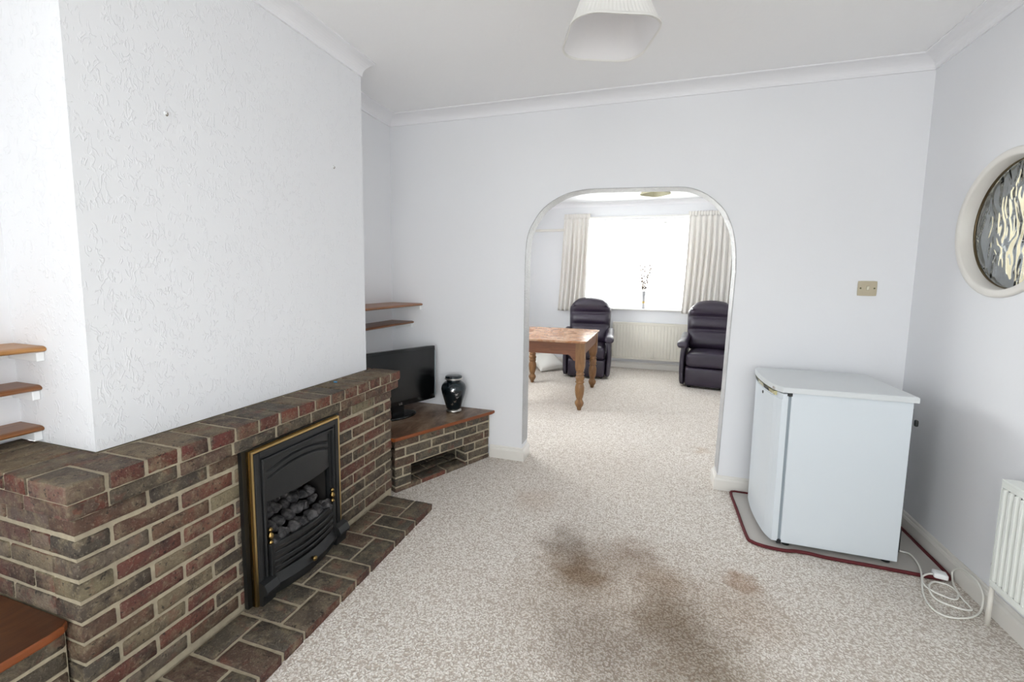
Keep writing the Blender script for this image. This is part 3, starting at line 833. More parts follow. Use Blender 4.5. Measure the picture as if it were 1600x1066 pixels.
# bowed fret
def bow(y, d=.030): s_ = (y - 1.465) / .18; return -1.398 + d * (1 - min(1, s_ * s_))
def bowbar(b, z0, z1, ya, yb, th, d=.030, n=24, lean=0):
    loops = []
    for i in range(n + 1):
        y = ya + (yb - ya) * i / n; x = bow(y, d)
        loops.append([(x - th, y, z0), (x - .002, y, z0), (x, y, z0 + .003), (x, y, z1 - .003), (x - .002, y, z1), (x - th, y, z1)])
    b.loft(loops, smooth=False)
for z0, z1 in ((.236, .256), (.198, .218), (.166, .184), (.140, .156)):
    b = MB(); bowbar(b, z0, z1, 1.292, 1.640, .014); put('fret_bar', b, M_black, **W)
b = MB(); bowbar(b, .128, .250, 1.296, 1.636, .004, d=.012); put('fret_backing', b, M_firebox, **W)
for y in (1.286, 1.640):
    b = MB(); b.box(-1.412, -1.392, y - .008, y + .008, .10, .262, bev=.002); put('fret_post', b, M_black, **W)
    b = MB(); b.lathe([(.001, 0), (.009, .001), (.010, .006), (.006, .010), (.005, .016), (.010, .022), (.0125, .031), (.010, .040), (.005, .045), (.0055, .050), (.009, .055), (.009, .060), (.004, .066), (.001, .068)], (-1.402, y, .262), 16)
    put('finial', b, M_brass_dk, **W)
b = MB()
def basebar(z0, x0off, z1, x1off, n=24):
    loops = []
    for i in range(n + 1):
        y = 1.290 + (1.648 - 1.290) * i / n; x = bow(y, .030)
        loops.append([(-1.435, y, z0), (x + x0off, y, z0), (x + x1off, y, z1), (-1.435, y, z1)])
    b.loft(loops, smooth=False)
basebar(.036, -.012, .075, -.004); basebar(.075, .010, .088, .012); basebar(.088, .012, .126, -.006)
put('base', b, M_black, **W)
for ya, yb in ((1.228, 1.289), (1.649, 1.715)):
    b = MB()
    b.poly([(-1.4495, .036), (-1.392, .036), (-1.386, .078), (-1.370, .086), (-1.366, .098), (-1.380, .126), (-1.405, .134), (-1.4495, .134)], 'y', ya, yb); 
    put('base_block', b, M_black, **W)
b = MB(); b.lathe([(.002, 0), (.006, .001), (.005, .008), (.010, .012), (.0115, .018), (.008, .024), (.001, .026)], (-1.362, 1.456, .104), 16, 'x'); put('control_knob', b, M_brass_dk, **W)
# coals
random.seed(21)
for r_ in range(5):
    n = 7 if r_ % 2 == 0 else 6
    for i in range(n):
        if r_ == 4 and (i in (0, 5, 6)): continue
        y = 1.317 + (i + (.5 if r_ % 2 else 0)) * (.30 / 6.2) + jit(.006)
        x = -1.425 - .042 * r_ + jit(.005); z = .262 + .030 * r_ + jit(.006)
        if r_ == 0: x, z = -1.418, .256
        rot = Matrix.Rotation(jit(1.2), 3, 'Z') @ Matrix.Rotation(jit(.6), 3, 'X') @ Matrix.Rotation(jit(.6), 3, 'Y')
        b = MB(); ph = [jit(3) for _ in range(4)]
        def fn(p, ph=ph): return p * (1 + .12 * math.sin(p.x * 150 + ph[0]) * math.sin(p.y * 170 + ph[1]) + .10 * math.sin(p.z * 190 + ph[2]))
        b.rbox((x, y, z), (.058 + jit(.010), .046 + jit(.007), .040 + jit(.007)), .016, 7, fn, rot=rot)
        put('coal', b, M_coal, **W)
random.seed(11)

# ================================================================== TELEVISION
tvd = Vector((.384, .923)).normalized(); TA = math.atan2(tvd.y, tvd.x)
tv = empty('television', 'black flat screen television standing on the corner board behind the brick mantel', 'television', (-1.632, 2.600, .3575), TA)
# local: x along the screen, y = behind, z up
b = MB(); b.rbox((0, .022, .275), (.640, .040, .400), .010, 10, smooth=False); put('casing', b, M_glossblack, tv)
b = MB(); b.rbox((0, .055, .265), (.46, .06, .28), .025, 8); put('back_housing', b, M_dark, tv)
b = MB(); b.box(-.300, .300, -.0005, .004, .115, .455); put('screen', b, M_screen, tv)
b = MB(); b.box(.312, .3205, .004, .036, .10, .44); put('side_buttons', b, M_seal, tv)
b = MB(); b.box(-.05, .05, .016, .046, .012, .10, bev=.006); put('stand_neck', b, M_glossblack, tv)
b = MB()
loops = []
for z, k in ((0, .98), (.003, 1), (.010, 1), (.014, .96), (.016, .85)):
    loops.append([(.150 * k * math.cos(2 * PI * i / 40), .035 + .088 * k * math.sin(2 * PI * i / 40), z) for i in range(40)])
b.loft(loops); put('stand_base', b, M_glossblack, tv)
def text_mesh(body, size, ext=.0008):
    cu = bpy.data.curves.new('txt', 'FONT'); cu.body = body; cu.size = size; cu.extrude = ext; cu.align_x = 'CENTER'; cu.align_y = 'CENTER'
    o = bpy.data.objects.new('txt', cu); COL.objects.link(o)
    me = bpy.data.meshes.new_from_object(o.evaluated_get(bpy.context.evaluated_depsgraph_get()))
    bpy.data.objects.remove(o); return me
bpy.context.view_layer.update()
me = text_mesh('LG', .022)
me.transform(Matrix.Translation((.006, -.0005, .094)) @ Matrix.Rotation(PI / 2, 4, 'X')); me.materials.append(M_silver)
o = bpy.data.objects.new('logo', me); COL.objects.link(o); o.parent = tv
b = MB(); b.tube(catmull([(-.262, .06, .30), (-.262, .055, .46), (-.255, .045, .492), (-.242, .040, .486), (-.235, .05, .46), (-.22, .07, .3)], 5), .004, 6); put('aerial_cable', b, M_dark, tv)

# ================================================================== URN
ur = empty('urn', 'dark teal lidded urn with silver birds and bands beside the television', 'urn', (-1.352, 2.872, .3572))
def band(pr, m, n): 
    b = MB(); b.lathe(pr, (0, 0, 0), 40); return put(n, b, m, ur)
band([(.048, 0), (.056, .001), (.057, .010), (.050, .016), (.046, .021)], M_silver, 'foot_band')
body = [(.040, .021), (.052, .024), (.058, .045), (.070, .085), (.082, .125), (.0895, .160), (.090, .178), (.084, .198), (.070, .214), (.056, .223), (.050, .229), (.049, .236)]
body = [(p.x, p.y) for p in catmull([(r_, z, 0) for r_, z in body], 4)]
band(body, M_urn, 'body')
band([(.049, .235), (.060, .237), (.0645, .242), (.0645, .248), (.060, .251)], M_silver, 'neck_band')
band([(.0605, .250), (.0625, .254), (.060, .262), (.048, .267), (.02, .269), (.001, .2695)], M_urn, 'lid')
def urn_r(z):
    for (r0, z0), (r1, z1) in zip(body, body[1:]):
        if z0 <= z <= z1: return r0 + (r1 - r0) * (z - z0) / (z1 - z0 + 1e-9)
    return .08
camdir = math.atan2(-2.87, 1.35)
for da, z, s_, ro in ((-.12, .168, 1.15, .4), (.22, .142, .9, 0), (.28, .117, .9, -.3), (.12, .088, .9, .2), (-.16, .066, .8, .6)):
    b = MB(); shp = [(-.016, .010), (-.006, .004), (-.003, .010), (.000, .004), (.012, .012), (.016, .008), (.006, .000), (.013, -.010), (.002, -.005), (-.008, -.010), (-.005, -.001)]
    front, back = [], []
    for px_, pz_ in shp:
        c_, q_ = math.cos(ro), math.sin(ro); x_, z_ = (px_ * c_ - pz_ * q_) * s_, (px_ * q_ + pz_ * c_) * s_
        rr = urn_r(z + z_); th = camdir + da + x_ / rr
        front.append(((rr + .0015) * math.cos(th), (rr + .0015) * math.sin(th), z + z_)); back.append(((rr - .001) * math.cos(th), (rr - .001) * math.sin(th), z + z_))
    b.loft([back, front], smooth=False); put('bird_motif', b, M_chrome, ur)

# ================================================================== WALL HOOKS, small items
for y, z, lab in ((1.136, 1.874, 'small white picture hook on the chimney breast, the nearer of two'), (1.972, 1.898, 'small white picture hook on the chimney breast, near its far edge')):
    hk = empty('picture_hook', lab, 'hook', (XC, y, z), 0, 'picture hooks on the chimney breast')
    b = MB(); b.rbox((XC + .005, y, z), (.006, .010, .013), .0028, 4); put('base', b, M_white, hk, world=True)
    b = MB(); b.tube(catmull([(XC + .006, y, z - .002), (XC + .011, y, z - .008), (XC + .016, y, z - .006), (XC + .016, y, z + .002)], 4), .0014, 6); put('hook', b, M_bronze, hk, world=True)
    b = MB(); b.tube([(XC + .002, y + .003, z + .006), (XC + .009, y + .005, z + .010)], .001, 6); put('pin', b, M_chrome, hk, world=True)
b = MB(); b.rbox((-1.575, 1.889, .7705), (.018, .010, .006), .002, 4); tag(put('plastic_scrap', b, M_blue), 'tiny bright blue plastic scrap on the brick mantel against the chimney breast', 'scrap')

# light switch
sw = empty('light_switch', 'square beige light switch on the white wall above the fridge', 'light switch', (1.161, D, 1.303))
b = MB(); b.rbox((1.161, D - .0045, 1.303), (.092, .009, .084), .004, 6, smooth=False); put('plate', b, M_switch, sw, world=True)
b = MB(); b.rbox((1.161, D - .012, 1.306), (.013, .009, .024), .003, 4, rot=Matrix.Rotation(.25, 3, 'X')); put('rocker', b, plain('cream_rocker', 'd8d2bd', .35), sw, world=True)
for x in (1.128, 1.194):
    b = MB(); b.lathe([(.0045, 0), (.004, -.0015), (.001, -.0018)], (x, D - .009, 1.304), 12, 'y'); put('screw', b, M_screwdk, sw, world=True)

# ================================================================== PENDANT LIGHTS
def rsq(size, r, z, n=12, pleat=0.0, npl=30):
    pts = []; h = size / 2 - r
    for q, (sx, sy_) in enumerate(((1, 1), (-1, 1), (-1, -1), (1, -1))):
        for k in range(n + 1):
            a = q * PI / 2 + k / n * PI / 2; pts.append((sx * h + r * math.cos(a), sy_ * h + r * math.sin(a)))
    # resample evenly
    N_ = 320; P = [Vector(p) for p in pts] + [Vector(pts[0])]; L_ = [0]
    for a, c in zip(P, P[1:]): L_.append(L_[-1] + (c - a).length)
    out = []; j = 0
    for i in range(N_):
        d_ = L_[-1] * i / N_
        while L_[j + 1] < d_: j += 1
        t_ = (d_ - L_[j]) / (L_[j + 1] - L_[j] + 1e-9); p = P[j].lerp(P[j + 1], t_)
        k_ = 1 + (pleat * (1 if i % 4 < 2 else -1))
        out.append((p.x * k_, p.y * k_, z))
    return out
def pendant(name, label, loc, rz, size, top, hgt, mf, ml, zc):
    e = empty(name, label, 'ceiling light', loc, rz)
    b = MB(); loops = []
    for k in range(7):
        t_ = k / 6; s_ = size + (top - size) * (t_ ** .85); loops.append(rsq(s_, .085 * s_ / size, .006 + hgt * t_, pleat=.010 if 0 < k < 6 else 0))
    b.loft(loops, False, False); put('shade', b, mf, e, recalc=False)
    b = MB(); loops = []
    for k in range(7):
        t_ = k / 6; s_ = size + (top - size) * (t_ ** .85) - .008; loops.append(rsq(s_, .083 * s_ / size, .004 + hgt * t_))
    b.loft(loops, False, False); put('lining', b, ml, e, recalc=False)
    b = MB()
    lo, li = rsq(size + .003, .085, 0), rsq(size - .009, .083, 0)
    b.loft([lo, [(x, y, .008) for x, y, z in lo], [(x, y, .008) for x, y, z in li], li, lo], False, False); put('rim', b, mf, e)
    b = MB(); b.lathe([(.012, hgt * .55), (.028, hgt * .62), (.030, hgt * .75), (.018, hgt * .9), (.014, hgt)], (0, 0, 0), 20); put('bulb', b, M_bulb, e)
    b = MB(); b.lathe([(.017, hgt * .93), (.019, hgt * .95), (.019, hgt * 1.15), (.006, hgt * 1.2)], (0, 0, 0), 20); put('lamp_holder', b, M_white, e)
    for a in (0, PI / 2, PI, 3 * PI / 2):
        b = MB(); b.tube([(.018 * math.cos(a), .018 * math.sin(a), hgt * .98), (top * .49 * math.cos(a), top * .49 * math.sin(a), hgt)], .0015, 6); put('shade_arm', b, M_white, e)
    b = MB(); b.tube([(0, 0, hgt * 1.19), (0, 0, zc - loc[2] - .03)], .0035, 8); put('cord', b, M_white, e)
    b = MB(); b.lathe([(.012, -.038), (.034, -.030), (.040, -.012), (.040, 0)], (0, 0, zc - loc[2]), 28); put('ceiling_rose', b, M_white, e)
pendant('pendant_light', 'large white pleated square lampshade hanging from the ceiling of the near room', (-.188, 1.712, 2.195), math.radians(21), .315, .17, .20, M_shade, M_lining, H)
pendant('pendant_light', 'small pale cream square lampshade seen through the top of the arch', (-.012, 5.15, 2.278), math.radians(42), .275, .19, .10, M_shade_far, M_shade_far, H)

# ================================================================== FRIDGE
fr = empty('refrigerator', 'white under-counter fridge on a bound mat in the right corner', 'fridge', (.9, 2.65, .01))
W = dict(parent=fr, world=True)
fx0, fx1, fy0, fy1 = .668, 1.152, 2.396, 2.915
b = MB(); b.box(fx0, fx1, fy0, fy1, .030, .797, bev=.004); put('cabinet', b, M_fridge, **W)
def bowx(y, depth=.022): t_ = (y - (fy0 + fy1) / 2) / ((fy1 - fy0) / 2); return .616 - depth * (1 - t_ * t_)
def frontpoly(off=0, n=16, xb=.655, inset=0, cr=.012):
    pts = [(xb, fy0 + inset), ]
    for i in range(n + 1):
        y = fy0 + inset + (fy1 - fy0 - 2 * inset) * i / n
        e = min(i, n - i); pts.append((bowx(y) + off + (cr if e == 0 else (.004 if e == 1 else 0)), y))
    pts.append((xb, fy1 - inset)); return pts
b = MB(); b.poly(frontpoly(), 'z', .036, .762); put('door', b, M_fridge, **W)
b = MB(); b.poly(frontpoly(.004), 'z', .762, .789); put('door_cap', b, M_fridge, **W)
b = MB(); b.box(.655, .669, fy0 + .006, fy1 - .006, .045, .775); put('door_seal', b, M_seal, **W)
b = MB(); b.box(.650, .672, fy0 - .001, fy0 + .02, .779, .796); put('hinge', b, M_dark, **W)
b = MB(); b.box(.652, .671, fy0 - .001, fy0 + .02, .024, .044); put('hinge', b, M_dark, **W)
# worktop
b = MB(); tp = [(1.165, fy0 - .012), (1.165, fy1 + .005)]
for i in range(17):
    y = fy1 + .005 - (fy1 - fy0 + .017) * i / 16; e = min(i, 16 - i)
    tp.append((bowx(y) - .008 + (.016 if e == 0 else (.005 if e == 1 else 0)), y))
b.poly(tp, 'z', .797, .824)
bmesh.ops.bevel(b.bm, geom=[e for e in b.bm.edges if abs(e.verts[0].co.z - e.verts[1].co.z) < 1e-4 and e.verts[0].co.z > .82], offset=.006, segments=3, affect='EDGES', profile=.5)
put('worktop', b, M_fridge_top, **W)
# curved cream handle strip with dark ends
def strip(name, m, ya, yb, z0, z1, o0, o1):
    b = MB(); loops = []
    for i in range(13):
        y = ya + (yb - ya) * i / 12; x = bowx(y)
        loops.append([(x + .01, y, z0), (x - o0, y, z0), (x - o1, y, z1), (x + .01, y, z1)])
    b.loft(loops, smooth=False); put(name, b, m, **W)
strip('handle_strip', M_cream, 2.44, 2.86, .770, .790, .001, .006)
strip('handle_grip', M_dark, 2.52, 2.60, .772, .789, .0025, .0075)
strip('handle_grip', M_dark, 2.74, 2.83, .772, .789, .0025, .0075)
strip('badge', M_chrome, 2.43, 2.455, .801, .812, .009, .009)
b = MB(); b.lathe([(.009, 0), (.008, -.003), (.001, -.003)], (bowx(2.62) + .0005, 2.62, .742), 16, 'x'); put('lock', b, M_dark, **W)
b = MB(); b.box(1.1525, 1.168, 2.43, 2.88, .20, .76); put('condenser_grille', b, M_dark, **W)
b = MB(); b.rbox((1.170, 2.405, .700), (.012, .02, .03), .005, 4); put('spacer', b, M_dark, **W)
b = MB(); b.box(1.152, 1.19, 2.46, 2.86, .04, .17, bev=.01); put('compressor', b, M_dark, **W)
for x in (.70, 1.12):
    for y in (2.43, 2.88):
        b = MB(); b.lathe([(.018, 0), (.018, .014), (.012, .020)], (x, y, .011), 14); put('foot', b, M_dark, **W)
cab = [[1.175, 2.60, .045], [1.195, 2.56, .030], [1.223, 2.537, .017], [1.257, 2.523, .016], [1.256, 2.458, .016], [1.229, 2.365, .018], [1.171, 2.227, .006], [1.152, 2.145, .006], [1.162, 2.098, .006], [1.195, 2.085, .006], [1.25, 2.1, .006], [1.297, 2.13, .006], [1.328, 2.161, .006], [1.345, 2.181, .028], [1.347, 2.191, .069], [1.35, 2.239, .096], [1.352, 2.308, .092], [1.352, 2.354, .073], [1.35, 2.382, .042], [1.345, 2.37, .016], [1.325, 2.321, .012], [1.305, 2.234, .012], [1.306, 2.19, .009], [1.300, 2.160, .008], [1.272, 2.156, .006], [1.237, 2.166, .006], [1.205, 2.185, .006], [1.197, 2.221, .010], [1.215, 2.275, .012], [1.248, 2.315, .010], [1.281, 2.329, .006], [1.307, 2.319, .006], [1.316, 2.294, .006], [1.310, 2.26, .006], [1.28, 2.218, .006], [1.249, 2.223, .006], [1.215, 2.238, .011], [1.199, 2.278, .012], [1.217, 2.33, .018], [1.248, 2.35, .026], [1.265, 2.353, .028]]
b = MB(); b.tube(catmull(cab, 5), .0038, 8); pc = put('power_cable', b, M_cable, **W)
b = MB(); b.rbox((1.290, 2.352, .030), (.050, .045, .024), .007, 6, rot=Matrix.Rotation(-.2, 3, 'Z')); pg = put('plug', b, M_white, pc, world=True)

# mat
mt = empty('floor_mat', 'grey mat with dark red bound edge under the fridge', 'mat', (.93, 2.66, 0))
mo = [(.600, 2.962), (.552, 2.962), (.528, 2.930), (.527, 2.75), (.527, 2.45), (.545, 2.395), (.60, 2.372), (.68, 2.366), (.73, 2.377), (.79, 2.378), (.86, 2.368), (1.0, 2.366), (1.14, 2.362), (1.27, 2.358), (1.325, 2.368), (1.345, 2.40), (1.347, 2.6), (1.347, 2.90), (1.335, 2.955), (1.28, 2.964), (.95, 2.964)]
mp = catmull([(x, y, 0) for x, y in mo], 5, closed=True)
b = MB(); b.poly([(p.x, p.y) for p in mp], 'z', .001, .009)
bmesh.ops.triangulate(b.bm, faces=[f for f in b.bm.faces if len(f.verts) > 4]); put('fabric', b, M_mat, mt, world=True)
b = MB(); pp = [(p.x, p.y, .0085) for p in mp] + [(mp[0].x, mp[0].y, .0085)]; b.tube(pp, .0085, 8); put('binding', b, M_matred, mt, world=True)

# ================================================================== RADIATORS
def radiator(label, panel_fn, length, z0, z1, pitch, m, flat=False):
    """local: x along the panel from 0, y=0 at the front, +y to the wall"""
    e = panel_fn(label)
    b = MB(); zt, zb = z1 - .028, z0 + .030
    N_ = int(length / pitch); pts = [(0, .006)]
    off = (length - N_ * pitch) / 2
    for i in range(N_):
        x = off + i * pitch
        if flat: pts += [(x + pitch * .10, .0045), (x + pitch * .24, .0015), (x + pitch * .76, .0015), (x + pitch * .90, .0045)]; continue
        pts += [(x + pitch * .16, .006), (x + pitch * .34, -.004), (x + pitch * .66, -.004), (x + pitch * .84, .006)]
    pts.append((length, .006))
    L0 = [(x, y, zb) for x, y in pts]; L1 = [(x, y, zt) for x, y in pts]
    L00 = [(x, .006, zb - .006) for x, y in pts]; L11 = [(x, .006, zt + .006) for x, y in pts]
    b.loft([L00, L0, L1, L11], False, False, smooth=False, closed=False)
    b.box(0, length, .006, .018, z0, z1); b.box(0, length, .0, .0062, z0, zb - .005, bev=.002); b.box(0, length, 0, .0062, zt + .005, z1, bev=.002)
    put('panel', b, m, e)
    b = MB(); b.box(.01, length - .01, .040, .050, z0 + .01, z1 - .01); put('rear_panel', b, m, e)
    b = MB(); b.box(-.002, length + .002, -.002, .054, z1, z1 + .010, bev=.002); put('top_grille', b, m, e)
    b = MB(); b.box(-.003, .002, .0, .054, z0 + .01, z1, bev=.001); put('side_panel', b, m, e)
    b = MB(); b.box(length - .002, length + .003, .0, .054, z0 + .01, z1, bev=.001); put('side_panel', b, m, e)
    for x in (.2, length - .2):
        b = MB(); b.box(x, x + .03, .05, .0785, z0 + .1, z1 - .1); put('bracket', b, m, e)
    return e
# near radiator on the right wall: local x runs towards -y
re_ = radiator('white panel radiator under the round window at the right edge', lambda l: empty('radiator', l, 'radiator', (1.2955, 2.082, 0), -PI / 2), 1.2, .170, .590, .0285, M_rad)
b = MB(); b.tube([(-.018, .022, .165), (-.018, .022, .235)], .009, 10); b.lathe([(.004, 0), (.011, .003), (.011, .012), (.005, .016)], (-.018, .022, .238), 14); v = put('valve', b, M_bronze, re_)
b = MB(); b.tube([(-.018, .022, .20), (.004, .022, .20)], .008, 10); put('valve_tail', b, M_bronze, re_)
b = MB(); b.tube([(-.012, .016, .0), (-.018, .022, .172)], .0085, 12); put('pipe', b, M_pipe, re_)
# far radiator below the bay
rf = radiator('cream panel radiator below the bright window between the two armchairs', lambda l: empty('radiator', l, 'radiator', (-.545, 6.844, 0), 0), 1.18, .150, .700, .047, M_rad_far, True)
b = MB(); b.lathe([(.015, 0), (.020, .01), (.020, .06), (.014, .07)], (-.03, .025, .13), 14); put('valve', b, M_white, rf)
b = MB(); b.tube([(-.03, .025, 0), (-.03, .025, .14)], .008, 10); put('pipe', b, M_white, rf)

# ================================================================== TABLE
tb = empty('dining_table', 'old pine table with thick turned legs standing beyond the arch', 'table', (-1.06, 4.925, 0))
W = dict(parent=tb, world=True)
tx0, tx1, ty0, ty1, tz = -1.515, -.600, 4.335, 5.515, .722
b = MB(); b.poly([(tx0 + .03, ty0), (tx1 - .03, ty0), (tx1 - .01, ty0 + .01), (tx1, ty0 + .03), (tx1, ty1 - .03), (tx1 - .03, ty1), (tx0 + .03, ty1), (tx0, ty1 - .03), (tx0, ty0 + .03)], 'z', tz - .024, tz)
bmesh.ops.bevel(b.bm, geom=[e for e in b.bm.edges if abs(e.verts[0].co.z - e.verts[1].co.z) < 1e-4], offset=.007, segments=3, affect='EDGES', profile=.5)
put('tabletop', b, M_pinetop, **W)
lx, ly = (-1.435, -.662), (4.408, 5.430)
for ya in (ly[0] - .038, ly[1] + .020):
    b = MB(); fr_, to = lx[0] + .046, lx[1] - .046
    pr = [(fr_, .695), (fr_, .515), (fr_ + .02, .520), (fr_ + .055, .565), (fr_ + .075, .575), (to - .075, .575), (to - .055, .565), (to - .02, .520), (to, .515), (to, .695)]
    b.poly([(x, z) for x, z in pr], 'y', ya, ya + .018); put('apron', b, M_pineapron, **W)
for xa in (lx[0] - .038, lx[1] + .020):
    b = MB(); b.box(xa, xa + .018, ly[0] + .046, ly[1] - .046, .580, .697); put('apron', b, M_pineapron, **W)
LP = [(r_ * 1.27, z) for r_, z in [(.010, 0), (.016, .004), (.020, .030), (.030, .048), (.037, .072), (.036, .085), (.026, .108), (.022, .118), (.028, .135), (.034, .170), (.0375, .215), (.037, .245), (.030, .275), (.027, .284),
      (.035, .290), (.037, .298), (.030, .306), (.034, .320), (.0375, .338), (.034, .355), (.027, .364), (.034, .372), (.035, .380), (.028, .390), (.030, .402), (.034, .410)]]
for x in lx:
    for y in ly:
        b = MB(); b.lathe(LP, (x, y, 0), 28); 
        loops = [[(x + sx * r_ * (1 if k else 1), y + sy_ * r_, z) for sx, sy_ in ((1, 1), (-1, 1), (-1, -1), (1, -1))] for k, (r_, z) in enumerate([(.034, .408), (.040, .425), (.045, .45), (.046, .50), (.046, .698)])]
        b.loft(loops, smooth=False); put('leg', b, M_pine, **W)

# ================================================================== ARMCHAIRS
def armchair(label, loc, rz):
    e = empty('recliner_armchair', label, 'armchair', loc, rz, 'matching recliners')
    w = .50     # seat width; local: -y is the front
    b = MB(); b.rbox((0, .06, .155), (w + .02, .64, .23), .03, 10); put('base', b, M_leather, e)
    def front(p):
        t_ = p.z / .15; return Vector((p.x, p.y - .012 * (1 - t_ * t_), p.z))
    b = MB(); b.rbox((0, -.285, .145), (w - .004, .07, .235), .028, 12, front); put('footrest_panel', b, M_leather, e)
    def seat(p):
        k = 1 - (p.x / (w / 2)) ** 2
        return Vector((p.x, p.y, p.z + (.018 * k if p.z > 0 else 0)))
    b = MB(); b.rbox((0, -.045, .350), (w - .004, .57, .175), .055, 14, seat); put('seat_cushion', b, M_leather, e)
    # back: three stacked pillows in one padded piece
    bw_, bh = .60, .68
    def back(p):
        z = (p.z + bh / 2) / bh; x = p.x
        # outline: top corners strongly rounded
        if z > .62:
            t_ = (z - .62) / .38; x *= (1 - .30 * t_ ** 3.2)
        else: x *= .94 + .06 * min(1, z / .62)
        gro = sum(math.exp(-((z - g_) / .022) ** 2) for g_ in (.40, .66))
        bul = (math.sin(PI * min(1, max(0, z / .40))) if z < .40 else (math.sin(PI * (z - .40) / .26) if z < .66 else math.sin(PI * min(1, (z - .66) / .36))))
        edge = 1 - min(1, abs(p.x) / (bw_ / 2)) ** 4
        y = p.y - ((.035 * bul - .030 * gro) * edge if p.y < 0 else 0)
        if z > .62: y += -.02 * ((z - .62) / .38)
        # crown
        zz_ = p.z - (.035 * (abs(p.x) / (bw_ / 2)) ** 2 if z > .8 else 0)
        return Vector((x, y, zz_))
    lean = Matrix.Rotation(-.17, 3, 'X')
    b = MB(); b.rbox((0, .305, .745), (bw_, .20, bh), .085, 34, back, rot=lean); put('backrest', b, M_leather, e)
    for s_ in (-1, 1):
        def side(p, s_=s_):
            t_ = p.z / .25; return Vector((p.x + s_ * .012 * (1 - t_ * t_), p.y + (.03 * (p.z / .25) if p.y < 0 else 0), p.z))
        b = MB(); b.rbox((s_ * (w / 2 + .035), .05, .275), (.066, .62, .50), .032, 12, side); ar = put('arm', b, M_leather, e)
        def pad(p):
            k = max(0, (-p.y - .10) / .25); return Vector((p.x * (1 + .12 * k), p.y, p.z - .045 * k * k + (.05 * ((p.y + .02) / .3) if p.y > 0 else 0)))
        b = MB(); b.rbox((s_ * (w / 2 + .048), -.02, .560), (.115, .62, .085), .040, 14, pad); put('arm_pad', b, M_leather, ar)
    for x in (-.2, .2):
        for y in (-.25, .30):
            b = MB(); b.lathe([(.018, 0), (.022, .004), (.022, .045)], (x, y, 0), 14); put('foot', b, M_dark, e)
    return e
armchair('dark aubergine leather recliner to the left of the radiator, behind the pine table', (-.835, 6.225, 0), math.radians(4))
armchair('dark aubergine leather recliner to the right of the radiator, partly hidden by the arch', (.735, 6.13, 0), math.radians(-9))

# ================================================================== CUSHIONS
def cushion(label, loc, rot, s_=.42, th=.15):
    b = MB()
    def fn(p):
        u, v = p.x / (s_ / 2), p.y / (s_ / 2); k = max(0, (1 - u * u)) ** .5 * max(0, (1 - v * v)) ** .5
        pinch = 1 - .10 * ((1 - u * u) * abs(v) ** 4) 
        pinch2 = 1 - .10 * ((1 - v * v) * abs(u) ** 4)
        return Vector((p.x * pinch2, p.y * pinch, math.copysign(.004 + th / 2 * k ** .75, p.z)))
    b.rbox((0, 0, 0), (s_, s_, .01), .004, 22, fn)
    o = put('cushion', b, M_cushion); o.location = loc; o.rotation_euler = rot
    return tag(o, label, 'cushion', 'cushions under the table')
cushion('white cushion lying on the carpet beside the left armchair, seen under the pine table', (-1.455, 6.33, .118), (.38, -.12, .72), .40, .15)
cushion('white cushion leaning upright at the far left behind the pine table', (-1.80, 6.52, .20), (1.05, .1, .35), .42, .14)

# ================================================================== CURTAINS
def curtain(label, x0t, x1t, x0b, x1b, zt, zb, npl, seed):
    random.seed(seed)
    e = empty('curtain', label, 'curtain', ((x0t + x1t) / 2, D2 - .09, zb), 0, 'cream curtains of the bay window')
    nu, nv = npl * 10, 40; ph = [jit(.35) for _ in range(npl + 2)]; am = [random.uniform(.6, 1.25) for _ in range(npl + 2)]
    b = MB(); F_, B_ = [], []
    for j in range(nv + 1):
        v = j / nv; z = zt - .055 - (zt - .055 - zb) * v; row = []
        for i in range(nu + 1):
            u = i / nu; k = int(u * npl); uu = u + .010 * math.sin(v * 3 + ph[k] * 4)
            x = (x0t + (x1t - x0t) * u) * (1 - v) + (x0b + (x1b - x0b) * u) * v + (uu - u)
            a = .012 + .026 * min(1, v * 2.5)
            y = D2 - .090 + a * am[k] * math.sin(2 * PI * npl * u + ph[k] * v)
            row.append(b.bm.verts.new((x, y, z)))
        F_.append(row)
    for j in range(nv):
        for i in range(nu):
            f = b.bm.faces.new((F_[j][i], F_[j][i + 1], F_[j + 1][i + 1], F_[j + 1][i])); f.smooth = True
    o = put('drape', b, M_curtain, e, world=True, recalc=False)
    sm = o.modifiers.new('thickness', 'SOLIDIFY'); sm.thickness = .002
    b = MB(); rows_ = []
    for j in range(7):
        v = j / 6; z = zt - .065 * v; row = []
        for i in range(nu * 1 + 1):
            u = i / nu; x = x0t - .006 + (x1t - x0t + .012) * u
            y = D2 - .092 + (.004 + .007 * abs(v - .35)) * math.sin(2 * PI * npl * 2 * u) 
            row.append(b.bm.verts.new((x, y, z + (.004 * math.sin(2 * PI * npl * 2 * u) if j == 0 else 0))))
        rows_.append(row)
    for j in range(6):
        for i in range(nu):
            f = b.bm.faces.new((rows_[j][i], rows_[j][i + 1], rows_[j + 1][i + 1], rows_[j + 1][i])); f.smooth = True
    o = put('heading_tape', b, M_curtain, e, world=True, recalc=False)
    sm = o.modifiers.new('thickness', 'SOLIDIFY'); sm.thickness = .002
curtain('cream gathered curtain at the left side of the far window', -1.335, -.945, -1.42, -.99, 2.345, .855, 6, 3)
curtain('cream gathered curtain at the right side of the far window, beside the arch edge', .460, 1.12, .42, 1.10, 2.335, .87, 9, 5)
random.seed(5)
b = MB(); b.box(-1.36, 1.14, D2 - .050, D2 - .0005, 2.275, 2.302, bev=.004); tag(put('curtain_rail', b, M_trim), 'long white curtain rail above the bright far window', 'curtain rail')
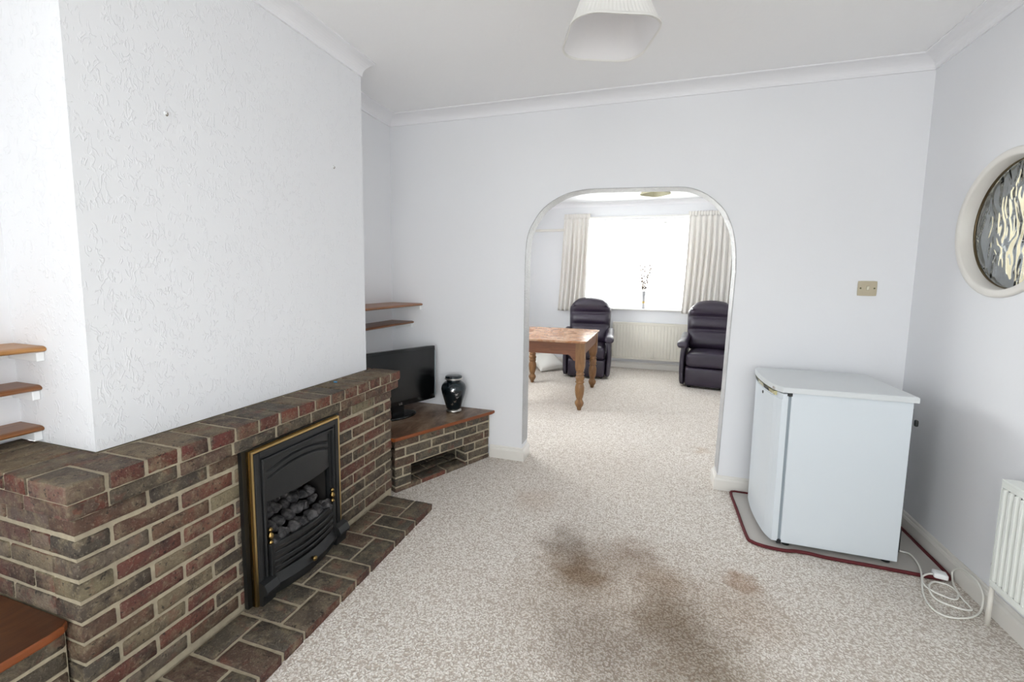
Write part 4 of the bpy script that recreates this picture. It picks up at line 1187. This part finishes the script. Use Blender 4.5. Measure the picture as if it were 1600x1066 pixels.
def net(label, pts, z0, z1):
    b = MB(); n = len(pts); R0, R1 = [], []
    for i, (x, y) in enumerate(pts): R0.append(b.bm.verts.new((x, y, z0))); R1.append(b.bm.verts.new((x, y, z1)))
    for i in range(n - 1): f = b.bm.faces.new((R0[i], R0[i + 1], R1[i + 1], R1[i])); f.smooth = True
    o = put('net_curtain', b, M_net, recalc=False); sm = o.modifiers.new('thickness', 'SOLIDIFY'); sm.thickness = .001
    return tag(o, label, 'net curtain')
pts = []
n = 260
path_ = [(BX0 + .03, D2 + .14), (BX0 + .03, BY - .05), (BX1 - .03, BY - .05), (BX1 - .03, D2 + .14)]
tot = 0; segs = []
for a, c in zip(path_, path_[1:]):
    L_ = math.dist(a, c); segs.append((a, c, tot, L_)); tot += L_
for i in range(n + 1):
    d_ = tot * i / n
    for a, c, s0, L_ in segs:
        if d_ <= s0 + L_ + 1e-6:
            t_ = (d_ - s0) / L_; nx, ny_ = -(c[1] - a[1]) / L_, (c[0] - a[0]) / L_
            o_ = .008 * math.sin(d_ * 2 * PI / .055); pts.append((a[0] + (c[0] - a[0]) * t_ + nx * o_, a[1] + (c[1] - a[1]) * t_ + ny_ * o_)); break
net('sheer white net curtain hanging across the far bay window', pts, .925, 2.235)

# ================================================================== FLOWER VASE
fv = empty('flower_vase', 'slim pale vase with a gold band and dried stems on the far window sill', 'vase', (-.118, 6.985, .9172))
b = MB(); b.lathe([(.030, 0), (.031, .006), (.024, .03), (.021, .09), (.022, .16), (.027, .22), (.032, .26), (.030, .262), (.026, .258)], (0, 0, 0), 24); put('body', b, plain('pale_glaze', 'a9a9ad', .4), fv)
b = MB(); b.lathe([(.0225, .082), (.0245, .084), (.0248, .112), (.0228, .114)], (0, 0, 0), 24); put('gold_band', b, M_brass, fv)
M_stem = plain('dry_stem', '5a452c', .8); M_bud = plain('dried_bud', '3e2f26', .8)
for k in range(7):
    a = 2 * PI * k / 7 + .3; sx, sy_ = math.cos(a) * (.05 + .05 * random.random()), math.sin(a) * .06; hgt = .45 + .24 * random.random()
    pth = catmull([(0, 0, .10), (sx * .25, sy_ * .25, .28), (sx * .7, sy_ * .7, hgt * .75), (sx * 1.1, sy_, hgt)], 5)
    b = MB(); b.tube(pth, .0032, 5); st = put('stem', b, M_stem, fv)
    b = MB()
    for q in range(6, len(pth), 2):
        p = pth[q]; b.rbox((p.x + jit(.012), p.y + jit(.012), p.z), (.017, .017, .030), .008, 4)
    put('buds', b, M_bud, st)
